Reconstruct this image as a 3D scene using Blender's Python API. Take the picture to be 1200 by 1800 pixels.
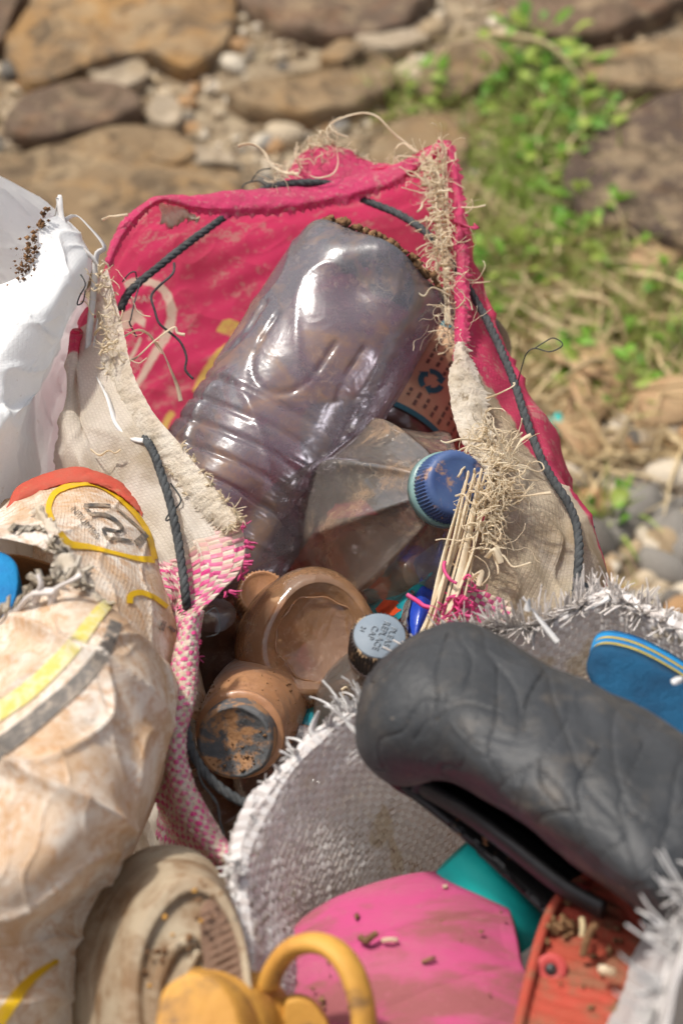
import bpy, math, random
import numpy as np
from mathutils import Vector, Matrix
for o in list(bpy.data.objects): bpy.data.objects.remove(o)
random.seed(7); RNG = np.random.RandomState(7)
SC = bpy.context.scene
COL = SC.collection
# ------------------------------------------------------------------ camera
PITCH = math.radians(48.0); LENS = 70.0
FWD = np.array([0, math.cos(PITCH), -math.sin(PITCH)])
UPV = np.array([0, math.sin(PITCH), math.cos(PITCH)])
CAMP = np.array([0, 0, 0.55]) - 1.10 * FWD
cd = bpy.data.cameras.new('camera'); cam = bpy.data.objects.new('camera', cd); COL.objects.link(cam)
cam.location = CAMP; cam.rotation_euler = (math.pi / 2 - PITCH, 0, 0)
cd.lens = LENS; cd.sensor_fit = 'HORIZONTAL'; cd.sensor_width = 24.0
cd.clip_start = 0.02; cd.clip_end = 500
cd.dof.use_dof = True; cd.dof.focus_distance = 1.11; cd.dof.aperture_fstop = 6.0; cd.dof.aperture_blades = 9
SC.camera = cam
# ------------------------------------------------------------------ sky, sun, exposure
SUN_EL = math.radians(64); SUN_AZ = math.radians(-56)          # azimuth from +Y (away from the camera) towards +X
w = bpy.data.worlds.new('World'); SC.world = w; w.use_nodes = True
wn = w.node_tree; wn.nodes.clear()
sky = wn.nodes.new('ShaderNodeTexSky'); sky.sky_type = 'NISHITA'; sky.sun_disc = False
sky.sun_elevation = SUN_EL; sky.sun_rotation = SUN_AZ; sky.air_density = 1.0; sky.dust_density = 5.0; sky.ozone_density = 1.0
bgn = wn.nodes.new('ShaderNodeBackground'); bgn.inputs[1].default_value = 0.15
wo = wn.nodes.new('ShaderNodeOutputWorld')
hs = wn.nodes.new('ShaderNodeHueSaturation'); hs.inputs['Saturation'].default_value = 0.55      # hazy, whitish sky
wn.links.new(sky.outputs[0], hs.inputs['Color']); wn.links.new(hs.outputs[0], bgn.inputs[0]); wn.links.new(bgn.outputs[0], wo.inputs[0])
sl = bpy.data.lights.new('sun', 'SUN'); sun = bpy.data.objects.new('sun', sl); COL.objects.link(sun)
sl.energy = 3.4; sl.angle = math.radians(4); sl.color = (1.0, 0.95, 0.87)
sd = Vector((math.sin(SUN_AZ) * math.cos(SUN_EL), math.cos(SUN_AZ) * math.cos(SUN_EL), math.sin(SUN_EL)))
sun.rotation_euler = (-sd).to_track_quat('-Z', 'Y').to_euler()
SC.view_settings.view_transform = 'Standard'; SC.view_settings.look = 'None'
SC.view_settings.exposure = 0.2; SC.view_settings.gamma = 1.0
SC.cycles.max_bounces = 10; SC.cycles.transparent_max_bounces = 24
SC.cycles.use_denoising = True
# ------------------------------------------------------------------ helpers: picture position + distance -> place
K = 24.0 / LENS / 1200.0
def P(px, py, d):
    return CAMP + d * FWD + (px - 600) * K * d * np.array([1., 0, 0]) + (900 - py) * K * d * UPV
def PA(lst): return np.array([P(*q) for q in lst])
def Pz(px, py, z=0.0):
    r = FWD + (px - 600) * K * np.array([1., 0, 0]) + (900 - py) * K * UPV
    return CAMP + r * ((z - CAMP[2]) / r[2])
def proj(p):
    q = np.asarray(p) - CAMP; d = q @ FWD
    return 600 + q[..., 0] / (K * d), 900 - (q @ UPV) / (K * d)
def nrm(v): return v / (np.linalg.norm(v, axis=-1, keepdims=True) + 1e-12)
def wav(p, f, seed, n=6):
    r = np.random.RandomState(seed); out = 0
    for i in range(n):
        k = r.normal(size=3); k = k / np.linalg.norm(k) * f * (0.6 + 0.9 * r.rand())
        out = out + np.sin(p @ k + r.rand() * 6.28)
    return out / n ** 0.5
def ridge(p, f, seed, n=4): return 1 - np.minimum(1, np.abs(wav(p, f, seed, n)))
# ------------------------------------------------------------------ helpers: objects
def thing(name, label, cat, loc, group=None):
    o = bpy.data.objects.new(name, None); COL.objects.link(o); o.location = Vector([float(x) for x in loc])
    o.empty_display_size = 0.02
    tag(o, label, cat, group); return o
def tag(o, label, cat, group=None, kind=None):
    if label: o['label'] = label
    if cat: o['category'] = cat
    if group: o['group'] = group
    if kind: o['kind'] = kind
    return o
def adopt(o, parent):
    o.parent = parent
    o.matrix_parent_inverse = (Matrix.Translation(parent.location) @ parent.rotation_euler.to_matrix().to_4x4()).inverted() if parent.type == 'EMPTY' else Matrix()
def mesh(name, v, f, m, parent=None, uv=None, attrs=None, smooth=True, kind=None, data=None):
    if data is None:
        me = bpy.data.meshes.new(name); me.from_pydata(np.asarray(v).tolist(), [], f if isinstance(f, list) else f.tolist())
        if uv is not None:
            l = me.uv_layers.new(name='UVMap'); li = np.zeros(len(me.loops), dtype=np.int32); me.loops.foreach_get('vertex_index', li)
            l.data.foreach_set('uv', np.asarray(uv)[li].astype(np.float32).ravel())
        for k, a in (attrs or {}).items():
            at = me.attributes.new(k, 'FLOAT', 'POINT'); at.data.foreach_set('value', np.asarray(a, dtype=np.float32))
        if smooth: me.polygons.foreach_set('use_smooth', [True] * len(me.polygons))
        if m: me.materials.append(m)
        me.update()
    else: me = data
    o = bpy.data.objects.new(name, me); COL.objects.link(o)
    if parent is not None: adopt(o, parent)
    if kind: o['kind'] = kind
    return o
def solid(o, t, off=0.0):
    md = o.modifiers.new('thickness', 'SOLIDIFY'); md.thickness = t; md.offset = off; return o
class MB:
    def __init__(s): s.v = []; s.f = []; s.n = 0
    def add(s, v, f):
        s.v.append(np.asarray(v, dtype=float)); s.f.extend([[i + s.n for i in q] for q in f]); s.n += len(v)
    def build(s, name, m, parent=None, **k):
        return mesh(name, np.concatenate(s.v), s.f, m, parent, **k)
def crom(pts, n, closed=False):
    pts = np.asarray(pts, dtype=float); N = len(pts)
    t = np.linspace(0, N if closed else N - 1, n, endpoint=not closed)
    i = np.floor(t).astype(int)
    if not closed: i = np.minimum(i, N - 2)
    x = (t - i)[:, None]
    g = (lambda k: pts[(i + k) % N]) if closed else (lambda k: pts[np.clip(i + k, 0, N - 1)])
    a, b, c, d = g(-1), g(0), g(1), g(2)
    return 0.5 * (2 * b + (c - a) * x + (2 * a - 5 * b + 4 * c - d) * x ** 2 + (3 * b - a - 3 * c + d) * x ** 3)
def frames(p):
    t = nrm(np.gradient(p, axis=0)); n = np.zeros_like(p)
    a = np.array([0, 0, 1.]) if abs(t[0][2]) < .9 else np.array([1., 0, 0])
    n[0] = nrm(np.cross(t[0], np.cross(a, t[0])))
    for i in range(1, len(p)):
        q = n[i - 1] - t[i] * (n[i - 1] @ t[i]); n[i] = q / (np.linalg.norm(q) + 1e-9)
    return t, n, np.cross(t, n)
def tube_geo(p, r, seg=6, flat=1.0, twist=0.0):
    p = np.asarray(p); t, n, b = frames(p); m = len(p)
    r = np.broadcast_to(np.asarray(r, dtype=float), (m,))
    a = np.linspace(0, 2 * np.pi, seg, endpoint=False)
    tw = np.linspace(0, twist, m)
    ca, sa = np.cos(a)[None] , np.sin(a)[None] * flat
    c2, s2 = np.cos(tw)[:, None], np.sin(tw)[:, None]
    x = ca * c2 - sa * s2; y = ca * s2 + sa * c2
    v = p[:, None] + r[:, None, None] * (x[..., None] * n[:, None] + y[..., None] * b[:, None])
    f = [[i * seg + j, i * seg + (j + 1) % seg, (i + 1) * seg + (j + 1) % seg, (i + 1) * seg + j] for i in range(m - 1) for j in range(seg)]
    f.append(list(range(seg))[::-1]); f.append([(m - 1) * seg + j for j in range(seg)])
    return v.reshape(-1, 3), f
def tube(name, pts, r, m, parent=None, n=40, seg=6, flat=1.0, twist=0.0, closed=False, **k):
    p = crom(pts, n, closed)
    v, f = tube_geo(p, r, seg, flat, twist); return mesh(name, v, f, m, parent, **k)
class Surf:
    """smooth sheet through a grid of points; v runs along rows, u along columns (may close on itself)"""
    def __init__(s, C, closed=False, disp=None, dispn=None):
        s.C = np.asarray(C, dtype=float); s.nr, s.nc = s.C.shape[:2]; s.closed = closed; s.disp = disp; s.dispn = dispn
        s.umax = s.nc if closed else s.nc - 1; s.vmax = s.nr - 1
    def _b(s, t, n, closed):
        i = np.floor(t).astype(int)
        if not closed: i = np.clip(i, 0, n - 2)
        x = t - i
        w_ = np.stack([-.5 * x + x ** 2 - .5 * x ** 3, 1 - 2.5 * x ** 2 + 1.5 * x ** 3, .5 * x + 2 * x ** 2 - 1.5 * x ** 3, -.5 * x ** 2 + .5 * x ** 3], -1)
        k = np.stack([i - 1, i, i + 1, i + 2], -1)
        return (k % n if closed else np.clip(k, 0, n - 1)), w_
    def raw(s, u, v):
        ku, wu = s._b(np.asarray(u, float), s.nc, s.closed); kv, wv = s._b(np.asarray(v, float), s.nr, False)
        out = 0
        for a in range(4):
            for b in range(4): out = out + (wv[..., a] * wu[..., b])[..., None] * s.C[kv[..., a], ku[..., b]]
        return out
    def normal0(s, u, v):
        e = 0.02
        du = s.raw(u + e, np.clip(v, 0, s.vmax)) - s.raw(u - e, v)
        dv = s.raw(u, np.clip(v + e, 0, s.vmax)) - s.raw(u, np.clip(v - e, 0, s.vmax))
        return nrm(np.cross(du, dv))
    def at(s, u, v, off=0.0):
        u = np.asarray(u, float); v = np.asarray(v, float)
        if not s.closed: u = np.clip(u, 0, s.umax)
        v = np.clip(v, 0, s.vmax)
        p = s.raw(u, v); n = s.normal0(u, v)
        h = s.disp(p, u, v) if s.disp is not None else 0.0
        return p + n * (np.asarray(h + off)[..., None] if np.ndim(h + off) else (h + off))
    def build(s, name, m, parent=None, nu=120, nv=80, u0=0, u1=None, v0=0, v1=None, mask=None, thick=0.0005, **k):
        full = s.closed and u1 is None
        u1 = s.umax if u1 is None else u1; v1 = s.vmax if v1 is None else v1
        uu = np.linspace(u0, u1, nu, endpoint=not full); vv = np.linspace(v0, v1, nv)
        U, V = np.meshgrid(uu, vv); p = s.at(U, V)
        # running lengths in metres for the weave
        Lu = np.linalg.norm(np.diff(p, axis=1), axis=-1).mean(0).cumsum(); Lu = np.concatenate([[0], Lu])
        Lv = np.linalg.norm(np.diff(p, axis=0), axis=-1).mean(1).cumsum(); Lv = np.concatenate([[0], Lv])
        UV = np.stack(np.meshgrid(Lu, Lv), -1).reshape(-1, 2)
        w_ = nu if full else nu - 1
        i, j = np.meshgrid(np.arange(nv - 1), np.arange(w_), indexing='ij')
        f = np.stack([i * nu + j, i * nu + (j + 1) % nu, (i + 1) * nu + (j + 1) % nu, (i + 1) * nu + j], -1).reshape(-1, 4)
        at = {k2: fn(p, U, V).ravel() for k2, fn in (mask or {}).items()}
        o = mesh(name, p.reshape(-1, 3), f, m, parent, uv=UV, attrs=at, **k)
        if thick: solid(o, thick)
        return o
    def inv(s, px, ur, vr, n=220):
        """surface coordinates of the places seen at the given picture points"""
        key = (tuple(ur), tuple(vr))
        if not hasattr(s, '_c'): s._c = {}
        if key not in s._c:
            U, V = np.meshgrid(np.linspace(*ur, n), np.linspace(*vr, n)); X, Y = proj(s.at(U, V)); s._c[key] = (U, V, X, Y)
        U, V, X, Y = s._c[key]; out = []
        for x, y in px:
            k = np.argmin((X - x) ** 2 + (Y - y) ** 2); i, j = np.unravel_index(k, X.shape)
            i2 = min(max(i, 1), n - 2); j2 = min(max(j, 1), n - 2)
            J = np.array([[X[i2, j2 + 1] - X[i2, j2 - 1], X[i2 + 1, j2] - X[i2 - 1, j2]], [Y[i2, j2 + 1] - Y[i2, j2 - 1], Y[i2 + 1, j2] - Y[i2 - 1, j2]]]) / 2
            r = np.array([x - X[i, j], y - Y[i, j]])
            try: dd = np.clip(np.linalg.solve(J, r), -1.5, 1.5)
            except Exception: dd = np.zeros(2)
            out.append((U[i, j] + dd[0] * (ur[1] - ur[0]) / (n - 1), V[i, j] + dd[1] * (vr[1] - vr[0]) / (n - 1)))
        return np.array(out)
def stroke_px(path, wd, n=40, closed=False):
    p = crom(np.asarray(path, float), n, closed); t = nrm(np.gradient(p, axis=0)); q = np.stack([-t[:, 1], t[:, 0]], -1)
    w_ = np.broadcast_to(np.asarray(wd, float), (n,))[:, None] / 2
    v = np.concatenate([p + q * w_, p, p - q * w_]); f = []
    for i in range(n - 1):
        f += [[i, i + 1, n + i + 1, n + i], [n + i, n + i + 1, 2 * n + i + 1, 2 * n + i]]
    return v, f
def text_px(txt, size, origin, ang, shear=0.0, squash=1.0):
    c = bpy.data.curves.new('t', 'FONT'); c.body = txt; c.size = 1.0; c.align_x = 'CENTER'; c.align_y = 'CENTER'; c.resolution_u = 4
    o = bpy.data.objects.new('t', c); COL.objects.link(o)
    me = bpy.data.meshes.new_from_object(o.evaluated_get(bpy.context.evaluated_depsgraph_get()))
    v = np.array([x.co[:2] for x in me.vertices]); f = [list(p.vertices) for p in me.polygons]
    bpy.data.objects.remove(o); bpy.data.curves.remove(c); bpy.data.meshes.remove(me)
    x = v[:, 0] * size + shear * v[:, 1] * size; y = -v[:, 1] * size * squash
    ca, sa = math.cos(ang), math.sin(ang)
    return np.stack([origin[0] + ca * x - sa * y, origin[1] + sa * x + ca * y], -1), f
def poly_px(pts):
    p = np.asarray(pts, float); c = p.mean(0); n = len(p); v = [c]; f = []
    for s_ in (.33, .67, 1.0): v += list(c + (p - c) * s_)
    for j in range(n):
        k = (j + 1) % n; f.append([0, 1 + j, 1 + k])
        for r in range(2): f.append([1 + r * n + j, 1 + (r + 1) * n + j, 1 + (r + 1) * n + k, 1 + r * n + k])
    return np.array(v), f
def decal(name, S, geos, m, parent, ur, vr, off=0.0009):
    mb = MB()
    for v, f in geos:
        uv = S.inv(v, ur, vr); a = S.at(uv[:, 0], uv[:, 1], off); b = S.at(uv[:, 0], uv[:, 1], -off)
        c = CAMP - a
        # keep the side that looks at the lens
        q = np.where((np.linalg.norm(CAMP - a, axis=1) < np.linalg.norm(CAMP - b, axis=1))[:, None], a, b); mb.add(q, f)
    return mb.build(name, m, parent)
def raster(geos, x0, y0, x1, y1, k=4):
    """flat print as a coverage map, k cells per picture unit"""
    W_, H_ = int((x1 - x0) * k), int((y1 - y0) * k); im = np.zeros((H_, W_), np.float32)
    for v, f in geos:
        q = (np.asarray(v) - [x0, y0]) * k
        for fc in f:
            for j in range(1, len(fc) - 1):
                a, b, c = q[fc[0]], q[fc[j]], q[fc[j + 1]]
                lx, hx = int(max(0, min(a[0], b[0], c[0]))), int(min(W_ - 1, max(a[0], b[0], c[0]) + 1)); ly, hy = int(max(0, min(a[1], b[1], c[1]))), int(min(H_ - 1, max(a[1], b[1], c[1]) + 1))
                if hx <= lx or hy <= ly: continue
                X, Y = np.meshgrid(np.arange(lx, hx + 1) + .5, np.arange(ly, hy + 1) + .5)
                e = lambda p, r: (r[0] - p[0]) * (Y - p[1]) - (r[1] - p[1]) * (X - p[0])
                e0, e1, e2 = e(a, b), e(b, c), e(c, a); m_ = ((e0 >= 0) & (e1 >= 0) & (e2 >= 0)) | ((e0 <= 0) & (e1 <= 0) & (e2 <= 0))
                im[ly:hy + 1, lx:hx + 1][m_] = 1
    def sample(p):
        X, Y = proj(p); i = ((Y - y0) * k).astype(int); j = ((X - x0) * k).astype(int); ok = (i >= 0) & (i < H_) & (j >= 0) & (j < W_)
        return np.where(ok, im[np.clip(i, 0, H_ - 1), np.clip(j, 0, W_ - 1)], 0)
    return sample
def rings_geo(R, cap0=True, cap1=True):
    R = [np.asarray(r) for r in R]; n = len(R[0]); v = np.concatenate(R); f = []
    for i in range(len(R) - 1):
        for j in range(n):
            k = (j + 1) % n; f.append([i * n + j, i * n + k, (i + 1) * n + k, (i + 1) * n + j])
    if cap0: f.append(list(range(n))[::-1])
    if cap1: f.append([(len(R) - 1) * n + j for j in range(n)])
    return v, f
def basis(p0, p1):
    z = nrm(np.asarray(p1) - np.asarray(p0)); a = CAMP - np.asarray(p0)
    x = nrm(a - z * (a @ z)); return x, np.cross(z, x), z           # x looks at the lens
def lathe(name, p0, p1, prof, m, parent=None, seg=72, n=None, mod=None, sharp=False, shift=None, **k):
    prof = np.asarray(prof, float)
    if not sharp: prof = crom(prof, n or len(prof) * 5)
    x, y, z = basis(p0, p1); L = np.linalg.norm(np.asarray(p1) - np.asarray(p0))
    a = np.linspace(0, 2 * np.pi, seg, endpoint=False)
    T, A = np.meshgrid(prof[:, 0], a, indexing='ij'); R = np.repeat(prof[:, 1:2], seg, 1)
    if mod is not None: R = R + mod(T, A, R)
    pts = np.asarray(p0) + T[..., None] * L * z + R[..., None] * (np.cos(A)[..., None] * x + np.sin(A)[..., None] * y)
    if shift is not None: pts = pts + shift(T, A)[..., None] * y
    v, f = rings_geo(list(pts), prof[0, 1] > 1e-5, prof[-1, 1] > 1e-5)
    return mesh(name, v, f, m, parent, **k)
def slab(name, outline, dfun, thick, m, parent=None, edge=0.004, n=110, inner=22, disp=None, dome=0.0, back=None, closed=True, **k):
    """a thick sole: outline traced at its own distance, given real thickness with rounded edges"""
    o2 = crom(outline, n, True); top = np.array([P(x, y, dfun(x, y)) for x, y in o2]); c = top.mean(0)
    q = top - c; nn = nrm(np.linalg.svd(q)[2][2]); nn = nn if nn @ (CAMP - c) > 0 else -nn
    R = []
    for s_, h in ((.3, -thick), (.97, -thick), (1.0, -thick + edge), (1.0, -edge), (.992, -.35 * edge), (.972, 0)):
        R.append(c + q * s_ + nn * h + (back if (back is not None and h < -edge * 1.01) else 0))
    for i in range(1, inner + 1):
        s_ = .972 * (1 - i / inner) + .004; pt = c + q * s_
        h = dome * (1 - s_ ** 2)
        if disp is not None: h = h + disp(pt, s_)
        R.append(pt + nn * (h[:, None] if np.ndim(h) else h))
    v, f = rings_geo(R); return mesh(name, v, f, m, parent, **k), c, nn
def fray_geo(mb, edge, outd, count, l0, l1, wd, seed, curl=0.5, seg=5, droop=0.0, clump=.3):
    r = np.random.RandomState(seed); n = len(edge)
    ncl = max(3, count // 5); cl_t = r.rand(ncl) * (n - 1); cl_d = r.normal(size=(ncl, 3)) * clump * (1 + curl); cl_l = .45 + 1.1 * r.rand(ncl) ** 1.5; cl_b = r.normal(size=(ncl, 3)) * curl
    for _ in range(count):
        ci = r.randint(ncl); t = np.clip(cl_t[ci] + r.normal() * n * .010, 0, n - 1.001); i = int(t); x = t - i; i2 = min(i + 1, n - 1)
        p = edge[i] * (1 - x) + edge[i2] * x; d = nrm(outd[i] * (1 - x) + outd[i2] * x + cl_d[ci] + r.normal(size=3) * clump * .45 * (1 + curl))
        tg = nrm(edge[i2] - edge[max(i - 1, 0)] + 1e-9)
        L = (l0 + (l1 - l0) * r.rand() ** 1.3) * cl_l[ci]; bend = cl_b[ci] + r.normal(size=3) * curl * .5; pts = []; q = p - d * L * .15
        for s_ in range(seg + 1):
            pts.append(q.copy()); d = nrm(d + bend * .22 + r.normal(size=3) * .12 * curl + np.array([0, 0, -droop])); q = q + d * L / seg
        pts = np.array(pts); sd_ = nrm(tg + r.normal(size=3) * .35); w_ = wd * (.55 + .7 * r.rand())
        ww = (w_ * np.linspace(1, .55, seg + 1))[:, None] / 2
        up = nrm(np.cross(sd_, d)) * .00022
        a, b = pts - sd_ * ww, pts + sd_ * ww
        v = np.concatenate([a, b, pts + up * 2]); f = []
        m_ = seg + 1
        for s_ in range(seg): f += [[s_, s_ + 1, 2 * m_ + s_ + 1, 2 * m_ + s_], [2 * m_ + s_, 2 * m_ + s_ + 1, m_ + s_ + 1, m_ + s_], [s_, m_ + s_, m_ + s_ + 1, s_ + 1]]
        mb.add(v, f)
def tangle_geo(mb, path, count, L, r0, seed, spread=0.004, wild=0.8, bias=None, seg=9, sides=4, flat=1.0):
    r = np.random.RandomState(seed); path = np.asarray(path)
    for _ in range(count):
        t = r.rand() * (len(path) - 1); i = int(t); p = path[i] + (path[min(i + 1, len(path) - 1)] - path[i]) * (t - i) + r.normal(size=3) * spread
        d = nrm(r.normal(size=3) + (bias if bias is not None else 0)); l = L * (.35 + .9 * r.rand()); pts = [p]
        cv = r.normal(size=3) * wild
        for s_ in range(seg):
            cv = cv * .7 + r.normal(size=3) * wild * .6; d = nrm(d + cv * .5 + (bias * .12 if bias is not None else 0)); pts.append(pts[-1] + d * l / seg)
        v, f = tube_geo(crom(pts, seg * 2), r0 * (.4 + 1.5 * r.rand() ** 2), sides, flat); mb.add(v, f)
def ON(S, pts, ur, vr, off=.003):
    """points lying on the sheet S, lifted off it towards the lens side"""
    pts = crom(np.asarray(pts, float), 6 * len(pts)) if len(pts) > 2 else pts
    uv = S.inv([q[:2] for q in pts], ur, vr); a = S.at(uv[:, 0], uv[:, 1]); dd = (a - CAMP) @ FWD
    q = np.concatenate([np.repeat(dd[:1], 5), dd, np.repeat(dd[-1:], 5)]); q = np.array([q[i:i + 11].min() * .9 + q[i:i + 11].mean() * .1 for i in range(len(dd))])
    q2 = np.concatenate([np.repeat(q[:1], 4), q, np.repeat(q[-1:], 4)]); q = np.array([q2[i:i + 9].mean() for i in range(len(dd))])
    return np.array([P(x, y, d_ - off) for (x, y), d_ in zip(np.asarray(pts)[:, :2], q)])
def even(S, u0, u1, v0, v1, tape):
    """sheet coordinates at equal tape widths along both directions"""
    uu = np.linspace(u0, u1, 800); p = S.raw(uu, np.full(800, (v0 + v1) / 2)); Lu = np.concatenate([[0], np.linalg.norm(np.diff(p, axis=0), axis=1).cumsum()])
    vv = np.linspace(v0, v1, 800); L = 0
    for k in (.2, .4, .6, .8): p = S.raw(np.full(800, u0 + (u1 - u0) * k), vv); L = L + np.concatenate([[0], np.linalg.norm(np.diff(p, axis=0), axis=1).cumsum()]) / 4
    nu, nv = int(Lu[-1] / tape), int(L[-1] / tape)
    return nu, nv, (lambda x: np.interp(x, np.linspace(0, nu, 800), np.interp(np.linspace(0, Lu[-1], 800), Lu, uu))), (lambda y: np.interp(y, np.linspace(0, nv, 800), np.interp(np.linspace(0, L[-1], 800), L, vv)))
def weave_geo(S, u0, u1, v0, v1, tape, amp, keep=None, side=1.0):
    """plain weave built tape by tape: every crossing is a small domed piece lying over or under its neighbours"""
    nu, nv, fu, fv = even(S, u0, u1, v0, v1, tape); g = np.array([-.5, 0, .5]); ii, jj = np.meshgrid(np.arange(nv), np.arange(nu), indexing='ij'); ii = ii.ravel(); jj = jj.ravel()
    if keep is not None:
        mk = keep(fu(jj + .5), fv(ii + .5)); ii = ii[mk]; jj = jj[mk]
    r = np.random.RandomState(3); par = (ii + jj) % 2
    gx, gy = np.meshgrid(g, g)                        # local corner offsets
    gx = gx.ravel()[None]; gy = gy.ravel()[None]
    sx = np.where(par == 0, 1.12, .93)[:, None]; sy = np.where(par == 0, .93, 1.12)[:, None]
    U = fu(jj[:, None] + .5 + gx * sx + r.normal(size=(len(jj), 1)) * .03)
    V = fv(ii[:, None] + .5 + gy * sy + r.normal(size=(len(ii), 1)) * .03)
    al = np.where(par[:, None] == 0, gx, gy); ac = np.where(par[:, None] == 0, gy, gx)
    h = amp * (1.0 - 3.6 * al ** 2) + amp * .3 * (1 - 4 * ac ** 2) + r.normal(size=(len(ii), 1)) * amp * .2
    h = h + r.normal(size=(len(ii), 1)) * amp * .5 * ac * 2
    p = S.at(U, V, side * (h + amp * .3)).reshape(-1, 3)
    q = np.array([[0, 1, 4, 3], [1, 2, 5, 4], [3, 4, 7, 6], [4, 5, 8, 7]])
    f = (q[None] + 9 * np.arange(len(ii))[:, None, None]).reshape(-1, 4)
    rnd = np.repeat(r.rand(len(ii)), 9); pr = np.repeat(par.astype(float), 9)
    return p, f, rnd, pr, np.repeat(fu(jj + .5), 9), np.repeat(fv(ii + .5), 9)
def crumbs(mb, centres, s0, s1, r_):
    for c in centres:
        s = s0 * .6 + (s1 * 1.15 - s0 * .6) * r_.rand() ** 3.5; v = np.array([[1, 0, 0], [-1, 0, 0], [0, 1, 0], [0, -1, 0], [0, 0, 1], [0, 0, -1]]) * s * (1 + .35 * r_.normal(size=(6, 1))) + c
        mb.add(v, [[0, 2, 4], [2, 1, 4], [1, 3, 4], [3, 0, 4], [2, 0, 5], [1, 2, 5], [3, 1, 5], [0, 3, 5]])
def smooth_path(p, k=9, it=3):
    p = np.asarray(p, float)
    for _ in range(it):
        q = np.concatenate([np.repeat(p[:1], k, 0), p, np.repeat(p[-1:], k, 0)]); w_ = np.ones(2 * k + 1) / (2 * k + 1)
        s = np.stack([np.convolve(q[:, i], w_, 'valid') for i in range(3)], -1); s[0] = p[0]; s[-1] = p[-1]; p = s
    return p
def by_length(p, n):
    L = np.concatenate([[0], np.linalg.norm(np.diff(p, axis=0), axis=1).cumsum()]); t = np.linspace(0, L[-1], n)
    return np.stack([np.interp(t, L, p[:, i]) for i in range(3)], -1), L[-1]
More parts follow.
